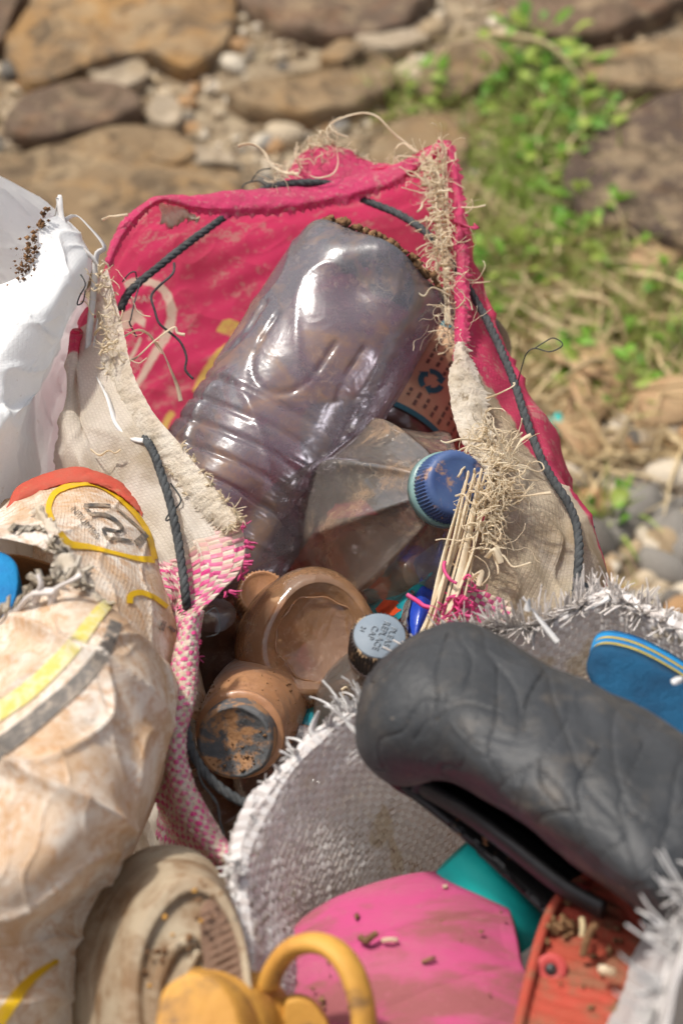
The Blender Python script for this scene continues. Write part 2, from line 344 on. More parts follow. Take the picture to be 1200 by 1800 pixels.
# ------------------------------------------------------------------ materials
class NT:
    def __init__(s, name):
        s.m = bpy.data.materials.new(name); s.m.use_nodes = True; s.t = s.m.node_tree; s.t.nodes.clear()
        s.out = s.n('ShaderNodeOutputMaterial'); s.tc = s.n('ShaderNodeTexCoord'); s.obj = s.tc.outputs['Object']; s.uv = s.tc.outputs['UV']
    def n(s, t, **k):
        o = s.t.nodes.new(t)
        for a, b in k.items(): setattr(o, a, b)
        return o
    def set(s, sock, val):
        if val is None: return
        if isinstance(val, bpy.types.NodeSocket): s.t.links.new(val, sock)
        elif isinstance(val, (tuple, list)) and len(val) == 3 and sock.type == 'RGBA': sock.default_value = (*val, 1)
        else: sock.default_value = val
    def noise(s, scale, detail=4, rough=.55, vec=None, dist=0.0, color=False, stretch=None):
        o = s.n('ShaderNodeTexNoise'); v = vec or s.obj
        if stretch is not None:
            mp = s.n('ShaderNodeMapping'); mp.inputs['Scale'].default_value = stretch; s.set(mp.inputs[0], v); v = mp.outputs[0]
        s.set(o.inputs['Vector'], v); o.inputs['Scale'].default_value = scale; o.inputs['Detail'].default_value = detail
        o.inputs['Roughness'].default_value = rough; o.inputs['Distortion'].default_value = dist
        return o.outputs[1] if color else o.outputs[0]
    def math(s, op, a, b=None, c=None, clamp=False):
        o = s.n('ShaderNodeMath', operation=op, use_clamp=clamp); s.set(o.inputs[0], a)
        if b is not None: s.set(o.inputs[1], b)
        if c is not None: s.set(o.inputs[2], c)
        return o.outputs[0]
    def step(s, x, lo, hi):
        o = s.n('ShaderNodeMapRange', interpolation_type='SMOOTHSTEP'); s.set(o.inputs[0], x); o.inputs[1].default_value = lo; o.inputs[2].default_value = hi; return o.outputs[0]
    def mix(s, f, a, b, blend='MIX'):
        o = s.n('ShaderNodeMix', data_type='RGBA', blend_type=blend); s.set(o.inputs[0], f); s.set(o.inputs[6], a); s.set(o.inputs[7], b); return o.outputs[2]
    def bump(s, h, strength=.3, dist=.001, normal=None):
        o = s.n('ShaderNodeBump'); o.inputs['Strength'].default_value = strength; o.inputs['Distance'].default_value = dist
        s.set(o.inputs['Height'], h); s.set(o.inputs['Normal'], normal); return o.outputs[0]
    def attr(s, name): return s.n('ShaderNodeAttribute', attribute_name=name).outputs['Fac']
    def pbr(s, col, rough=.6, normal=None, spec=.4, metal=0.0, coat=0.0):
        o = s.n('ShaderNodeBsdfPrincipled'); s.set(o.inputs['Base Color'], col); s.set(o.inputs['Roughness'], rough); s.set(o.inputs['Normal'], normal)
        s.set(o.inputs['Specular IOR Level'], spec); s.set(o.inputs['Metallic'], metal); s.set(o.inputs['Coat Weight'], coat); return o.outputs[0]
    def mixs(s, f, a, b):
        o = s.n('ShaderNodeMixShader'); s.set(o.inputs[0], f); s.set(o.inputs[1], a); s.set(o.inputs[2], b); return o.outputs[0]
    def transl(s, col, normal=None):
        o = s.n('ShaderNodeBsdfTranslucent'); s.set(o.inputs[0], col); s.set(o.inputs['Normal'], normal); return o.outputs[0]
    def done(s, sh): s.set(s.out.inputs[0], sh); return s.m
    def weave(s, tape):
        """height and tape colour variation of a plain weave, tape = width in metres"""
        mp = s.n('ShaderNodeMapping'); mp.inputs['Scale'].default_value = (1 / tape,) * 3; s.set(mp.inputs[0], s.uv)
        sx = s.n('ShaderNodeSeparateXYZ'); s.set(sx.inputs[0], mp.outputs[0]); x, y = sx.outputs[0], sx.outputs[1]
        fx, fy = s.math('FRACT', x), s.math('FRACT', y); ix, iy = s.math('FLOOR', x), s.math('FLOOR', y)
        par = s.math('MODULO', s.math('ADD', ix, iy), 2.0)
        ex = s.math('MULTIPLY_ADD', s.math('ABSOLUTE', s.math('SUBTRACT', fx, .5)), -2.0, 1.0); ey = s.math('MULTIPLY_ADD', s.math('ABSOLUTE', s.math('SUBTRACT', fy, .5)), -2.0, 1.0)
        mn = s.math('MINIMUM', s.math('MULTIPLY', ex, 3.0), s.math('MULTIPLY', ey, 3.0)); h0 = s.math('MINIMUM', mn, 1.0)
        cm = s.n('ShaderNodeCombineXYZ'); s.set(cm.inputs[0], ix); s.set(cm.inputs[1], iy)
        wn_ = s.n('ShaderNodeTexWhiteNoise', noise_dimensions='2D'); s.set(wn_.inputs['Vector'], cm.outputs[0])
        h = s.math('MULTIPLY', h0, s.math('MULTIPLY_ADD', par, .5, .5))
        return h, wn_.outputs[0], par
def simple(name, col, col2=None, rough=.6, nscale=60, bump=.25, bdist=.001, bscale=180, dirt=None, dirt_lo=.52, dirt_hi=.68, dscale=35, transl=0.0, spec=.35, stretch=None, coat=0.0, speck=None):
    t = NT(name); n1 = t.noise(nscale, 5, .6, stretch=stretch)
    c = t.mix(t.step(n1, .35, .68), col, col2 or tuple(x * .78 for x in col))
    nb = t.noise(bscale, 6, .65, stretch=stretch)
    if dirt is not None:
        nd = t.step(t.noise(dscale, 8, .68, dist=.4, stretch=stretch), dirt_lo, dirt_hi); c = t.mix(nd, c, dirt)
    if speck is not None:
        ns = t.step(t.noise(420, 3, .6), .62, .72); c = t.mix(t.math('MULTIPLY', ns, .7), c, speck)
    nm = t.bump(nb, bump, bdist)
    sh = t.pbr(c, rough, nm, spec, coat=coat)
    if transl: sh = t.mixs(transl, sh, t.transl(c, nm))
    return t.done(sh)
# ---- sack fabrics
CREAM = (.62, .53, .40); PINK = (.60, .018, .10); WHITE = (.78, .78, .77)
def mat_sack_pink():
    t = NT('woven_pink_and_cream'); h, rnd, par = t.weave(.0019)
    m = t.math('ADD', t.attr('pink'), t.math('MULTIPLY_ADD', t.noise(60, 4, .6), .14, -.07))
    pk = t.step(m, -.012, .012)
    wear = t.math('MULTIPLY', t.step(t.noise(170, 6, .75), .54, .68), .45)
    wear2 = t.math('MULTIPLY', t.step(t.math('ADD', t.noise(45, 5, .6), t.math('MULTIPLY', rnd, .16)), .64, .74), .6)
    cr = t.mix(t.step(t.noise(18, 6, .6), .35, .7), (.84, .77, .67), (.68, .60, .48))
    cr = t.mix(t.math('MULTIPLY', t.attr('tan'), .85), cr, t.mix(t.step(t.noise(30, 6, .65), .4, .65), (.64, .54, .38), (.48, .38, .24)))
    cr = t.mix(t.math('MULTIPLY', t.step(t.noise(9, 5, .65), .46, .62), .6), cr, (.36, .26, .15)); cr = t.mix(t.math('MULTIPLY', t.step(t.noise(26, 6, .7), .5, .66), .5), cr, (.74, .68, .58))
    pc = t.mix(t.step(t.noise(14, 4, .6), .35, .7), (.78, .06, .175), (.64, .065, .14))
    pc = t.mix(t.math('MAXIMUM', wear, wear2), pc, (.62, .36, .30))
    c = t.mix(pk, cr, pc)
    rub = t.math('MULTIPLY_ADD', t.step(t.noise(150, 6, .7), .56, .68), -.75, 1.0)
    c = t.mix(t.math('MULTIPLY', t.step(t.attr('print_pale'), .3, .7), rub), c, (.80, .62, .50)); c = t.mix(t.math('MULTIPLY', t.step(t.attr('print_gold'), .3, .7), rub), c, (.80, .55, .16))
    c = t.mix(t.math('MULTIPLY', t.math('SUBTRACT', 1.0, h), .28), c, t.mix(.5, c, (.16, .09, .06)))
    nm = t.bump(t.math('ADD', h, t.noise(30, 4, .6)), .5, .0007)
    return t.done(t.mixs(.5, t.pbr(c, .55, nm, .3), t.transl(c, nm)))
def mat_weave_check():
    t = NT('pink_and_white_woven_tapes'); p = t.attr('par'); r = t.attr('rnd'); pk = t.attr('pinkness')
    pn = t.math('MULTIPLY', t.step(t.math('ADD', t.math('MULTIPLY', p, .75), t.math('MULTIPLY', r, .5)), .70, .76), pk)
    cr = t.mix(r, (.68, .56, .48), (.52, .40, .30)); pc = t.mix(r, (.62, .05, .22), (.60, .16, .28))
    c = t.mix(pn, cr, pc); c = t.mix(t.math('MULTIPLY', t.step(t.noise(50, 5, .6), .5, .7), .45), c, (.42, .26, .15))
    return t.done(t.mixs(.2, t.pbr(c, .45, t.bump(t.noise(600, 3, .6), .15, .0006), .4), t.transl(c)))
def mat_weave_grey():
    t = NT('greyish_white_woven_tapes'); r = t.attr('rnd'); p = t.attr('par')
    c = t.mix(r, (.90, .88, .86), (.80, .77, .75)); c = t.mix(t.math('MULTIPLY', p, .8), c, t.mix(r, (.76, .69, .65), (.60, .55, .52)))  # sheen painted into the colour: one tape direction brighter, the other darker
    c = t.mix(t.math('MULTIPLY', t.step(t.noise(16, 5, .6), .50, .74), .35), c, (.55, .43, .36))
    c = t.mix(t.math('MULTIPLY', t.step(t.noise(30, 3, .5), .62, .7), .5), c, (.55, .42, .20))
    nm = t.bump(t.noise(420, 3, .6), .2, .0005)
    return t.done(t.mixs(.45, t.pbr(c, .36, nm, .5), t.transl(c, nm)))
def mat_sack_white():
    t = NT('white_plastic_fabric'); h, rnd, par = t.weave(.0022)
    c = t.mix(t.step(t.noise(12, 4, .6), .4, .7), (.84, .84, .83), (.76, .76, .76))
    dm = t.math('MULTIPLY', t.step(t.noise(26, 7, .7), .60, .70), t.step(t.math('ADD', t.attr('soil'), t.math('MULTIPLY', t.noise(40, 5, .6), .5)), .55, .85))
    c = t.mix(dm, c, (.38, .22, .10))
    c = t.mix(t.math('MULTIPLY', t.step(t.noise(140, 4, .7), .64, .72), .4), c, (.5, .42, .34))
    nm = t.bump(t.math('MULTIPLY_ADD', h, .10, t.noise(40, 5, .6)), .6, .0016)
    return t.done(t.mixs(.3, t.pbr(c, .5, nm, .35), t.transl(c, nm)))
def mat_sack_printed():
    t = NT('white_fabric_stained_with_red_clay'); h, rnd, par = t.weave(.0022)
    n1 = t.noise(16, 8, .72, dist=.6); n2 = t.noise(70, 7, .72)
    c = t.mix(t.math('MULTIPLY', t.step(n1, .40, .60), .75), (.80, .73, .64), (.56, .355, .19))
    c = t.mix(t.math('MULTIPLY', t.step(t.noise(95, 9, .78, dist=1.2), .50, .60), .62), c, (.53, .28, .12)); c = t.mix(t.math('MULTIPLY', t.step(t.noise(260, 6, .75), .52, .62), .35), c, (.48, .24, .09))
    c = t.mix(t.step(t.noise(28, 6, .7), .60, .74), c, (.80, .75, .68))
    c = t.mix(t.math('MULTIPLY', t.step(t.noise(8, 3, .5), .5, .7), .35), c, (.45, .22, .07))
    nm = t.bump(t.math('MULTIPLY_ADD', h, .5, t.noise(60, 5, .6)), .7, .0013)
    return t.done(t.mixs(.22, t.pbr(c, .65, nm, .25), t.transl(c, nm)))
def mat_print(name, col, hole, fade=.5):
    """worn ink: patches rubbed through to the cloth"""
    t = NT(name); k = t.step(t.noise(120, 7, .75), fade - .04, fade + .14)
    c = t.mix(t.math('MULTIPLY', k, .75), col, hole); nm = t.bump(t.noise(300, 4, .6), .25, .0006)
    return t.done(t.mixs(.3, t.pbr(c, .55, nm, .3), t.transl(c, nm)))
# ---- clear plastics
def mat_pet(name, tint, haze, haze_col, dirt, lo, hi, rough=.12, dscale=22, bump=.25, transl=.5, dirt2=(.30, .17, .09), gloss=1.0):
    t = NT(name)
    nb = t.noise(22, 4, .5, dist=1.2); nf = t.noise(260, 4, .6); nc = t.math('ABSOLUTE', t.math('SUBTRACT', t.noise(48, 2, .5, dist=.6), .5))
    nm = t.bump(t.math('MULTIPLY_ADD', nf, .10, t.math('MULTIPLY_ADD', nc, -1.2, nb)), bump, .005)
    tr = t.n('ShaderNodeBsdfTransparent'); tr.inputs[0].default_value = (*tint, 1)
    hz = t.mixs(transl, t.pbr(haze_col, .6, nm, .2), t.transl(haze_col, nm))
    s1 = t.mixs(haze, tr.outputs[0], hz)
    du = t.math('MULTIPLY', t.step(t.noise(190, 10, .8, dist=1.0), .50, .66), t.math('MULTIPLY_ADD', t.step(t.noise(14, 5, .6), .40, .66), .42, .06))
    s1 = t.mixs(du, s1, t.pbr(t.mix(.5, dirt, (.55, .44, .34)), .8, None, .1))
    dn = t.noise(dscale, 9, .72, dist=.5); sp = t.step(t.noise(330, 3, .6), .63, .70)
    dm = t.math('MAXIMUM', t.step(dn, lo, hi), t.math('MULTIPLY', sp, t.step(dn, lo - .12, hi)))
    dc = t.mix(t.noise(90, 5, .7), dirt, dirt2)
    s2 = t.mixs(t.math('MULTIPLY', dm, .82), s1, t.pbr(dc, .9, t.bump(t.noise(500, 4, .7), .5, .001), .1))
    fr = t.n('ShaderNodeFresnel'); fr.inputs[0].default_value = 1.5; t.set(fr.inputs['Normal'], nm)
    gl = t.n('ShaderNodeBsdfGlossy'); gl.inputs['Roughness'].default_value = rough; t.set(gl.inputs['Normal'], nm)
    fac = t.math('MULTIPLY', t.math('MULTIPLY_ADD', fr.outputs[0], 1.1 * gloss, .05 * gloss), t.math('MULTIPLY_ADD', dm, -.8, 1.0), clamp=True)
    return t.done(t.mixs(fac, s2, gl.outputs[0]))
M = {}
M['pink_sack'] = mat_sack_pink(); M['check'] = mat_weave_check(); M['grey_weave'] = mat_weave_grey(); M['white_sack'] = mat_sack_white(); M['printed'] = mat_sack_printed()
M['hem_pink'] = simple('worn_pink_hem', (.72, .07, .20), (.60, .09, .18), .7, 60, 1.0, .0018, 420, (.62, .26, .27), .52, .66, 260, .45, spec=.2)
M['cuff'] = simple('frayed_cream_cloth', (.86, .78, .66), (.72, .62, .48), .75, 60, 1.0, .0022, 420, (.42, .33, .22), .56, .70, 110, .42, spec=.2)
M['straw'] = simple('cream_thread', (.86, .77, .60), (.74, .61, .43), .6, 90, .3, .0006, 500, transl=.5)
M['thread_white'] = simple('white_thread', (.80, .78, .76), (.66, .63, .60), .5, 90, .2, .0006, 500, transl=.3)
M['thread_grey'] = simple('pale_grey_thread', (.82, .77, .73), (.66, .60, .55), .5, 90, .2, .0006, 500, transl=.3)
M['thread_pink'] = simple('pink_thread', (.72, .06, .22), (.60, .10, .25), .5, 90, .2, .0006, 500, transl=.3)
M['rope'] = simple('weathered_black_rope', (.065, .07, .072), (.035, .037, .039), .75, 120, .9, .0014, 420, (.17, .155, .13), .60, .75, 160, spec=.25, stretch=(1, 1, 1))
M['red_hem'] = simple('red_binding', (.50, .075, .045), (.42, .09, .055), .75, 90, .5, .001, 700, (.42, .17, .08), .60, .74, 120, transl=.15)
M['ink_yellow'] = mat_print('yellow_print', (.74, .47, .012), (.60, .38, .17), .56)
M['ink_black'] = mat_print('faded_black_print', (.09, .085, .08), (.50, .38, .27), .46)
M['ink_lemon'] = mat_print('worn_lemon_stripe', (.64, .55, .13), (.72, .66, .52), .47)
M['ink_charcoal'] = mat_print('worn_charcoal_stripe', (.15, .135, .12), (.46, .38, .30), .50)
M['ink_cream'] = mat_print('cream_print', (.66, .50, .36), (.52, .12, .13), .58)
M['ink_gold'] = mat_print('straw_yellow_print', (.68, .45, .10), (.60, .2, .10), .62)
# ---- bottles
M['pet_purple'] = mat_pet('dusty_purple_tinted_plastic', (.64, .63, .69), .44, (.30, .295, .33), (.27, .17, .11), .45, .74, .20, 26, .14, .45, gloss=.75)
M['pet_clear'] = mat_pet('dusty_clear_plastic', (.84, .82, .79), .33, (.36, .34, .31), (.36, .26, .17), .48, .76, .08, 26, .14, .4)
M['pet_brown'] = mat_pet('mud_filmed_plastic', (.95, .78, .60), .42, (.72, .40, .20), (.40, .215, .105), .45, .72, .15, 24, .35, .45)
M['pet_mud'] = mat_pet('mud_coated_plastic', (.60, .36, .22), .84, (.60, .28, .12), (.42, .20, .085), .46, .68, .35, 30, .3, .3)
M['pet_rose'] = mat_pet('faintly_pink_clear_plastic', (.80, .68, .64), .45, (.42, .29, .25), (.36, .23, .14), .62, .85, .15, 20, .2, .5)
M['pet_dark'] = mat_pet('dark_brown_plastic', (.40, .24, .18), .7, (.16, .08, .055), (.24, .13, .07), .60, .85, .22, 16, .25, .4)
M['mud'] = simple('dried_mud', (.30, .17, .085), (.16, .085, .045), .95, 90, 1.0, .003, 320, spec=.1, speck=(.45, .30, .18))
M['cap_blue'] = simple('scuffed_blue_plastic', (.035, .065, .175), (.05, .09, .20), .5, 60, .25, .0008, 300, (.30, .18, .12), .54, .66, 90, spec=.45)
M['cap_teal'] = simple('teal_neck_plastic', (.18, .29, .27), (.12, .2, .2), .35, 60, .2, .0008, 300, (.32, .22, .14), .58, .72, 70, spec=.4)
M['cap_grey'] = simple('grey_blue_plastic', (.18, .215, .25), (.15, .185, .22), .55, 50, .25, .0006, 420, (.40, .33, .27), .70, .82, 60, spec=.3)
M['cap_side'] = simple('mud_caked_black_ridges', (.035, .025, .022), (.02, .016, .015), .5, 80, .5, .001, 300, (.34, .23, .13), .50, .62, 130, spec=.3)
M['cap_dirty'] = simple('dirty_dark_grey_plastic', (.075, .08, .085), (.11, .11, .11), .6, 60, .8, .0022, 150, (.34, .18, .085), .47, .56, 45, spec=.25)
M['label_cream'] = simple('stained_paper_label', (.56, .40, .25), (.48, .32, .19), .7, 50, .2, .0006, 300, (.36, .15, .05), .62, .72, 40)
M['label_ink'] = simple('brown_small_print', (.17, .12, .09), None, .7)
M['label_teal'] = simple('teal_print', (.03, .16, .20), None, .6)
M['wrap_teal'] = simple('teal_wrapper_film', (.01, .20, .23), (.01, .13, .17), .25, 30, .5, .002, 60, spec=.5)
M['wrap_red'] = simple('orange_red_wrapper_print', (.55, .07, .02), (.45, .05, .02), .3, 30, .4, .002, 60)
M['wrap_blue'] = simple('blue_wrapper_film', (.02, .06, .42), (.015, .04, .28), .22, 30, .5, .002, 60, spec=.5)
M['wrap_clear'] = mat_pet('crinkled_clear_film', (.85, .85, .86), .45, (.5, .48, .46), (.34, .23, .15), .66, .86, .12, 30, .5, .5)
M['dark'] = simple('dark_grey_film', (.05, .048, .05), (.09, .08, .08), .35, 40, .5, .002, 80)
# ---- footwear
M['pink_foam'] = simple('dirty_pink_foam', (.42, .06, .165), (.37, .09, .15), .85, 26, .6, .0016, 200, (.25, .08, .085), .42, .60, 34, spec=.2, stretch=(.45, 1.3, 1.3), speck=(.33, .13, .14))
M['red_foam'] = simple('muddy_red_foam', (.36, .055, .035), (.29, .055, .03), .8, 30, .5, .0016, 160, (.21, .09, .05), .45, .66, 48, spec=.25)
M['red_dark'] = simple('pinkish_red_plug', (.44, .06, .055), None, .6, 60, .3)
M['blue_foam'] = simple('blue_foam', (.010, .07, .145), (.008, .042, .09), .85, 40, .9, .002, 260, (.05, .07, .10), .55, .75, 30, spec=.2)
M['blue_bright'] = simple('bright_blue_foam', (.01, .20, .44), (.012, .14, .36), .7, 50, .6, .0012, 320, (.04, .10, .18), .6, .75, 60, spec=.25)
M['yellow_foam'] = simple('yellow_foam_stripe', (.58, .44, .07), (.46, .36, .08), .8, 70, .6, .001, 300)
M['ochre'] = simple('ochre_rubber', (.54, .28, .05), (.45, .215, .04), .6, 28, .5, .0014, 140, (.22, .115, .04), .50, .66, 55, spec=.35)
M['beige'] = simple('worn_beige_rubber', (.36, .295, .205), (.29, .22, .145), .75, 24, .5, .0016, 120, (.19, .115, .06), .43, .64, 34, spec=.25)
M['beige_dark'] = simple('worn_reddish_brown_heel_pad', (.20, .115, .075), (.14, .085, .055), .8, 60, .6, .002, 150)
M['black_rubber'] = simple('black_rubber', (.016, .015, .015), (.028, .026, .025), .42, 60, .4, .001, 220, (.12, .075, .04), .66, .78, 70, spec=.45)
def mat_leather():
    t = NT('creased_charcoal_leatherette'); n1 = t.noise(20, 5, .6)
    c = t.mix(t.step(n1, .35, .7), (.036, .038, .041), (.024, .026, .028))
    c = t.mix(t.math('MULTIPLY', t.step(t.noise(30, 6, .7), .52, .70), .5), c, (.13, .105, .08))
    c = t.mix(t.step(t.noise(300, 3, .6), .70, .76), c, (.26, .20, .14))
    cr = t.attr('crease'); c = t.mix(t.math('MULTIPLY', t.step(cr, .5, .95), .6), c, (.016, .014, .012)); c = t.mix(t.math('MULTIPLY', t.step(t.noise(55, 8, .75), .50, .70), .35), c, (.09, .08, .068))  # crease mask also darkens the colour, painting shade into the folds
    nm = t.bump(t.math('MULTIPLY_ADD', t.math('ABSOLUTE', t.math('SUBTRACT', t.noise(34, 4, .55, dist=1.5), .5)), -1.6, t.math('MULTIPLY', t.noise(160, 5, .6), .4)), .5, .003)
    return t.done(t.pbr(c, .52, nm, .32))
M['leather'] = mat_leather()
M['purple_lining'] = simple('dark_maroon_lining', (.085, .018, .032), (.05, .012, .02), .7, 60, .4)
def mat_teal_cloth():
    t = NT('teal_woven_strap'); h, r, p = t.weave(.0016)
    c = t.mix(t.step(t.noise(25, 4, .6), .4, .7), (.008, .46, .41), (.007, .33, .31))
    return t.done(t.pbr(c, .6, t.bump(t.math('ADD', h, t.noise(40, 3, .5)), .5, .0008), .3))
M['teal'] = mat_teal_cloth()
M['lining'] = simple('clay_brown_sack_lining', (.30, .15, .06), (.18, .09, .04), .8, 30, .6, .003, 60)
# ---- ground
def mat_ground():
    t = NT('dry_soil_and_grit'); n = t.noise(9, 8, .7)
    c = t.mix(t.step(n, .35, .66), (.34, .25, .155), (.46, .37, .25)); c = t.mix(t.step(t.noise(45, 6, .7), .45, .62), c, (.22, .16, .10))
    c = t.mix(t.math('MULTIPLY', t.step(t.noise(3, 4, .6), .55, .7), .6), c, (.15, .14, .055))
    return t.done(t.pbr(c, .95, t.bump(t.noise(70, 7, .7), 1.0, .012), .15))
M['soil'] = mat_ground()
def mat_stone(name, a, b, c3, v=0.0):
    t = NT(name); n = t.noise(5 + v, 7, .62, dist=.9); c = t.mix(t.step(n, .38, .62), a, b)
    c = t.mix(t.math('MULTIPLY', t.step(t.noise(10 + v, 6, .65, dist=1.4, stretch=(1, 2.2, 1)), .50, .64), .75), c, c3)
    c = t.mix(t.math('MULTIPLY', t.step(t.noise(16, 7, .72), .50, .60), .55), c, (.46, .34, .20)); c = t.mix(t.math('MULTIPLY', t.step(t.noise(24, 7, .72, dist=.8), .50, .60), .75), c, (.11, .075, .045)); c = t.mix(t.math('MULTIPLY', t.step(t.noise(70, 5, .7), .55, .66), .4), c, (.40, .30, .18))
    return t.done(t.pbr(c, .8, t.bump(t.noise(30, 9, .75), 1.0, .014), .25))
M['stone_orange'] = mat_stone('orange_brown_slate', (.48, .26, .08), (.33, .205, .10), (.20, .15, .10))
M['stone_brown'] = mat_stone('brown_slate', (.20, .132, .086), (.155, .106, .073), (.26, .145, .08), 1.3)
M['stone_tan'] = mat_stone('tan_slate', (.32, .215, .115), (.25, .175, .10), (.38, .23, .10), 2.1)
M['stone_dark'] = mat_stone('dark_brown_slab', (.125, .085, .062), (.10, .07, .052), (.17, .10, .062), .7)
M['stone_pale'] = mat_stone('pale_river_stone', (.50, .40, .28), (.42, .33, .23), (.55, .45, .33), 4)
PEB = [simple('pebble_' + n_, c, tuple(x * .75 for x in c), .8, 40, .5, .003, 90) for n_, c in (('pale', (.52, .42, .29)), ('grey', (.24, .22, .19)), ('rust', (.40, .235, .11)), ('tan', (.38, .28, .165)), ('dark', (.14, .125, .105)), ('cream', (.60, .52, .40)))]
LEAFM = [simple('weed_leaf_' + n_, c, tuple(x * .7 for x in c), .5, 60, .3, .001, 120, transl=.4) for n_, c in (('bright', (.22, .44, .05)), ('mid', (.14, .31, .04)), ('yellowish', (.36, .46, .08)))]
M['grass'] = simple('green_grass_blade', (.26, .36, .07), (.38, .38, .13), .6, 8, .2, .001, 100, transl=.35)
M['straw_dry'] = simple('dry_grass', (.60, .48, .28), (.48, .36, .19), .7, 8, .2, .001, 100, transl=.2)
M['dead_leaf'] = simple('dead_leaf', (.36, .22, .11), (.44, .30, .16), .7, 30, .4, .002, 80, transl=.2)
def mat_gravel():
    t = NT('mixed_gravel'); c = t.mix(t.step(t.noise(70, 2, .5), .40, .5), (.20, .155, .11), (.42, .32, .20)); c = t.mix(t.step(t.noise(55, 2, .5, dist=.3), .54, .62), c, (.60, .52, .40)); return t.done(t.pbr(c, .85, None, .2))
M['gravel'] = mat_gravel()
M['turquoise'] = simple('turquoise_plastic', (.03, .48, .43), None, .4)
# ================================================================== GROUND
def ground_h(x, y):
    return .006 * np.sin(x * 5.1 + 1) * np.cos(y * 4.3) + .004 * np.sin(x * 17 + y * 13)
gx = np.concatenate([np.linspace(-60, -3, 12), np.linspace(-2.5, 2.5, 120), np.linspace(3, 60, 12)])
gy = np.concatenate([np.linspace(-20, -1.5, 8), np.linspace(-1, 3.6, 110), np.linspace(4, 90, 14)])
GX, GY = np.meshgrid(gx, gy); GZ = ground_h(GX, GY) * np.exp(-(np.maximum(0, np.hypot(GX, GY - 1) - 3)))
nxg = len(gx)
fi, fj = np.meshgrid(np.arange(len(gy) - 1), np.arange(nxg - 1), indexing='ij')
gf = np.stack([fi * nxg + fj, fi * nxg + fj + 1, (fi + 1) * nxg + fj + 1, (fi + 1) * nxg + fj], -1).reshape(-1, 4)
ground = mesh('ground', np.stack([GX, GY, GZ], -1).reshape(-1, 3), gf, M['soil'])
tag(ground, 'dry brown soil with grit between the paving stones', None, kind='structure')
def paving(outline, m, h=.03, seed=0, crack=None):
    o = crom(np.array([Pz(x, y, h)[:2] for x, y in outline]), 56, True); c = o.mean(0); q = o - c
    r = np.random.RandomState(seed); j = 1 + .055 * wav(np.c_[o, np.zeros(len(o))], 45, seed + 3) + .02 * wav(np.c_[o, np.zeros(len(o))], 130, seed + 4); q = q * j[:, None]
    R = []
    for s_, z in ((1.03, -.04), (1.015, h * .5), (1.0, h * .88), (.985, h * .97), (.96, h), (.85, h), (.7, h), (.55, h), (.4, h), (.2, h)):
        xy = c + q * s_; zz = z + (.004 * wav(np.c_[xy, np.zeros(len(xy))], 34, seed + 9) + .0025 * wav(np.c_[xy, np.zeros(len(xy))], 110, seed + 10) if s_ < .97 else 0)
        R.append(np.c_[xy, np.broadcast_to(zz, (len(xy),))])
    v, f = rings_geo(R); return mesh('paving_stone', v, f, m, ground)
STONES = [
 ([(15, 95), (60, 148), (150, 112), (250, 88), (325, 108), (392, 60), (405, -20), (300, -60), (110, -50), (30, 20)], 'stone_orange'),
 ([(-120, 60), (-20, 80), (20, 20), (40, -30), (-100, -40)], 'stone_brown'),
 ([(8, 205), (50, 165), (130, 142), (205, 148), (247, 185), (180, 213), (90, 238), (20, 236)], 'stone_brown'),
 ([(-40, 285), (90, 255), (215, 222), (300, 248), (350, 290), (418, 300), (430, 350), (300, 460), (150, 470), (-40, 420)], 'stone_tan'),
 ([(395, 155), (480, 132), (580, 112), (662, 88), (695, 128), (655, 172), (560, 198), (455, 192)], 'stone_tan'),
 ([(430, -30), (470, 35), (560, 58), (650, 55), (725, 20), (750, -40), (600, -70)], 'stone_brown'),
 ([(885, -10), (915, 42), (1000, 62), (1090, 42), (1185, 5), (1210, -60), (900, -60)], 'stone_brown'),
 ([(985, 318), (1030, 250), (1100, 195), (1200, 160), (1330, 200), (1340, 430), (1160, 418), (1060, 392)], 'stone_dark'),
 ([(1015, 112), (1060, 78), (1190, 66), (1280, 90), (1280, 140), (1130, 160), (1050, 145)], 'stone_tan'),
 ([(640, 255), (680, 215), (780, 195), (825, 240), (790, 310), (700, 330)], 'stone_tan'),
 ([(740, 130), (790, 85), (860, 75), (890, 110), (840, 150), (770, 165)], 'stone_tan'),
 ([(250, 235), (300, 228), (345, 262), (310, 285), (262, 268)], 'stone_tan'),
 ([(155, 115), (195, 96), (250, 105), (262, 128), (215, 148), (170, 142)], 'stone_pale'),
 ([(285, 270), (320, 250), (395, 262), (420, 285), (360, 283), (310, 300)], 'stone_pale'),
 ([(255, 185), (290, 160), (320, 185), (310, 215), (270, 212)], 'stone_pale'),
 ([(620, 60), (700, 25), (755, 40), (740, 75), (660, 90)], 'stone_pale'),
 ([(560, 95), (600, 70), (640, 90), (600, 108)], 'stone_tan'),
 ([(1110, 740), (1160, 690), (1210, 720), (1180, 770)], 'stone_pale'),
 ([(-330, 250), (-90, 240), (-70, 420), (-330, 470)], 'stone_tan'),
 ([(-360, 60), (-160, 60), (-150, 200), (-350, 220)], 'stone_orange'),
 ([(1380, 120), (1600, 110), (1640, 300), (1400, 330)], 'stone_tan'),
 ([(1370, 400), (1620, 380), (1700, 640), (1420, 600)], 'stone_brown'),
 ([(200, -90), (420, -100), (460, -210), (180, -190)], 'stone_brown'),
 ([(640, -90), (860, -90), (880, -200), (620, -210)], 'stone_tan'),
 ([(1050, -100), (1300, -90), (1320, -210), (1040, -210)], 'stone_orange'),
 ([(-200, -80), (80, -80), (60, -200), (-200, -210)], 'stone_tan'),
]
for i, (ol, mk) in enumerate(STONES): paving(ol, M[mk], {'stone_pale': .016, 'stone_dark': .034}.get(mk, .024), 20 + i)
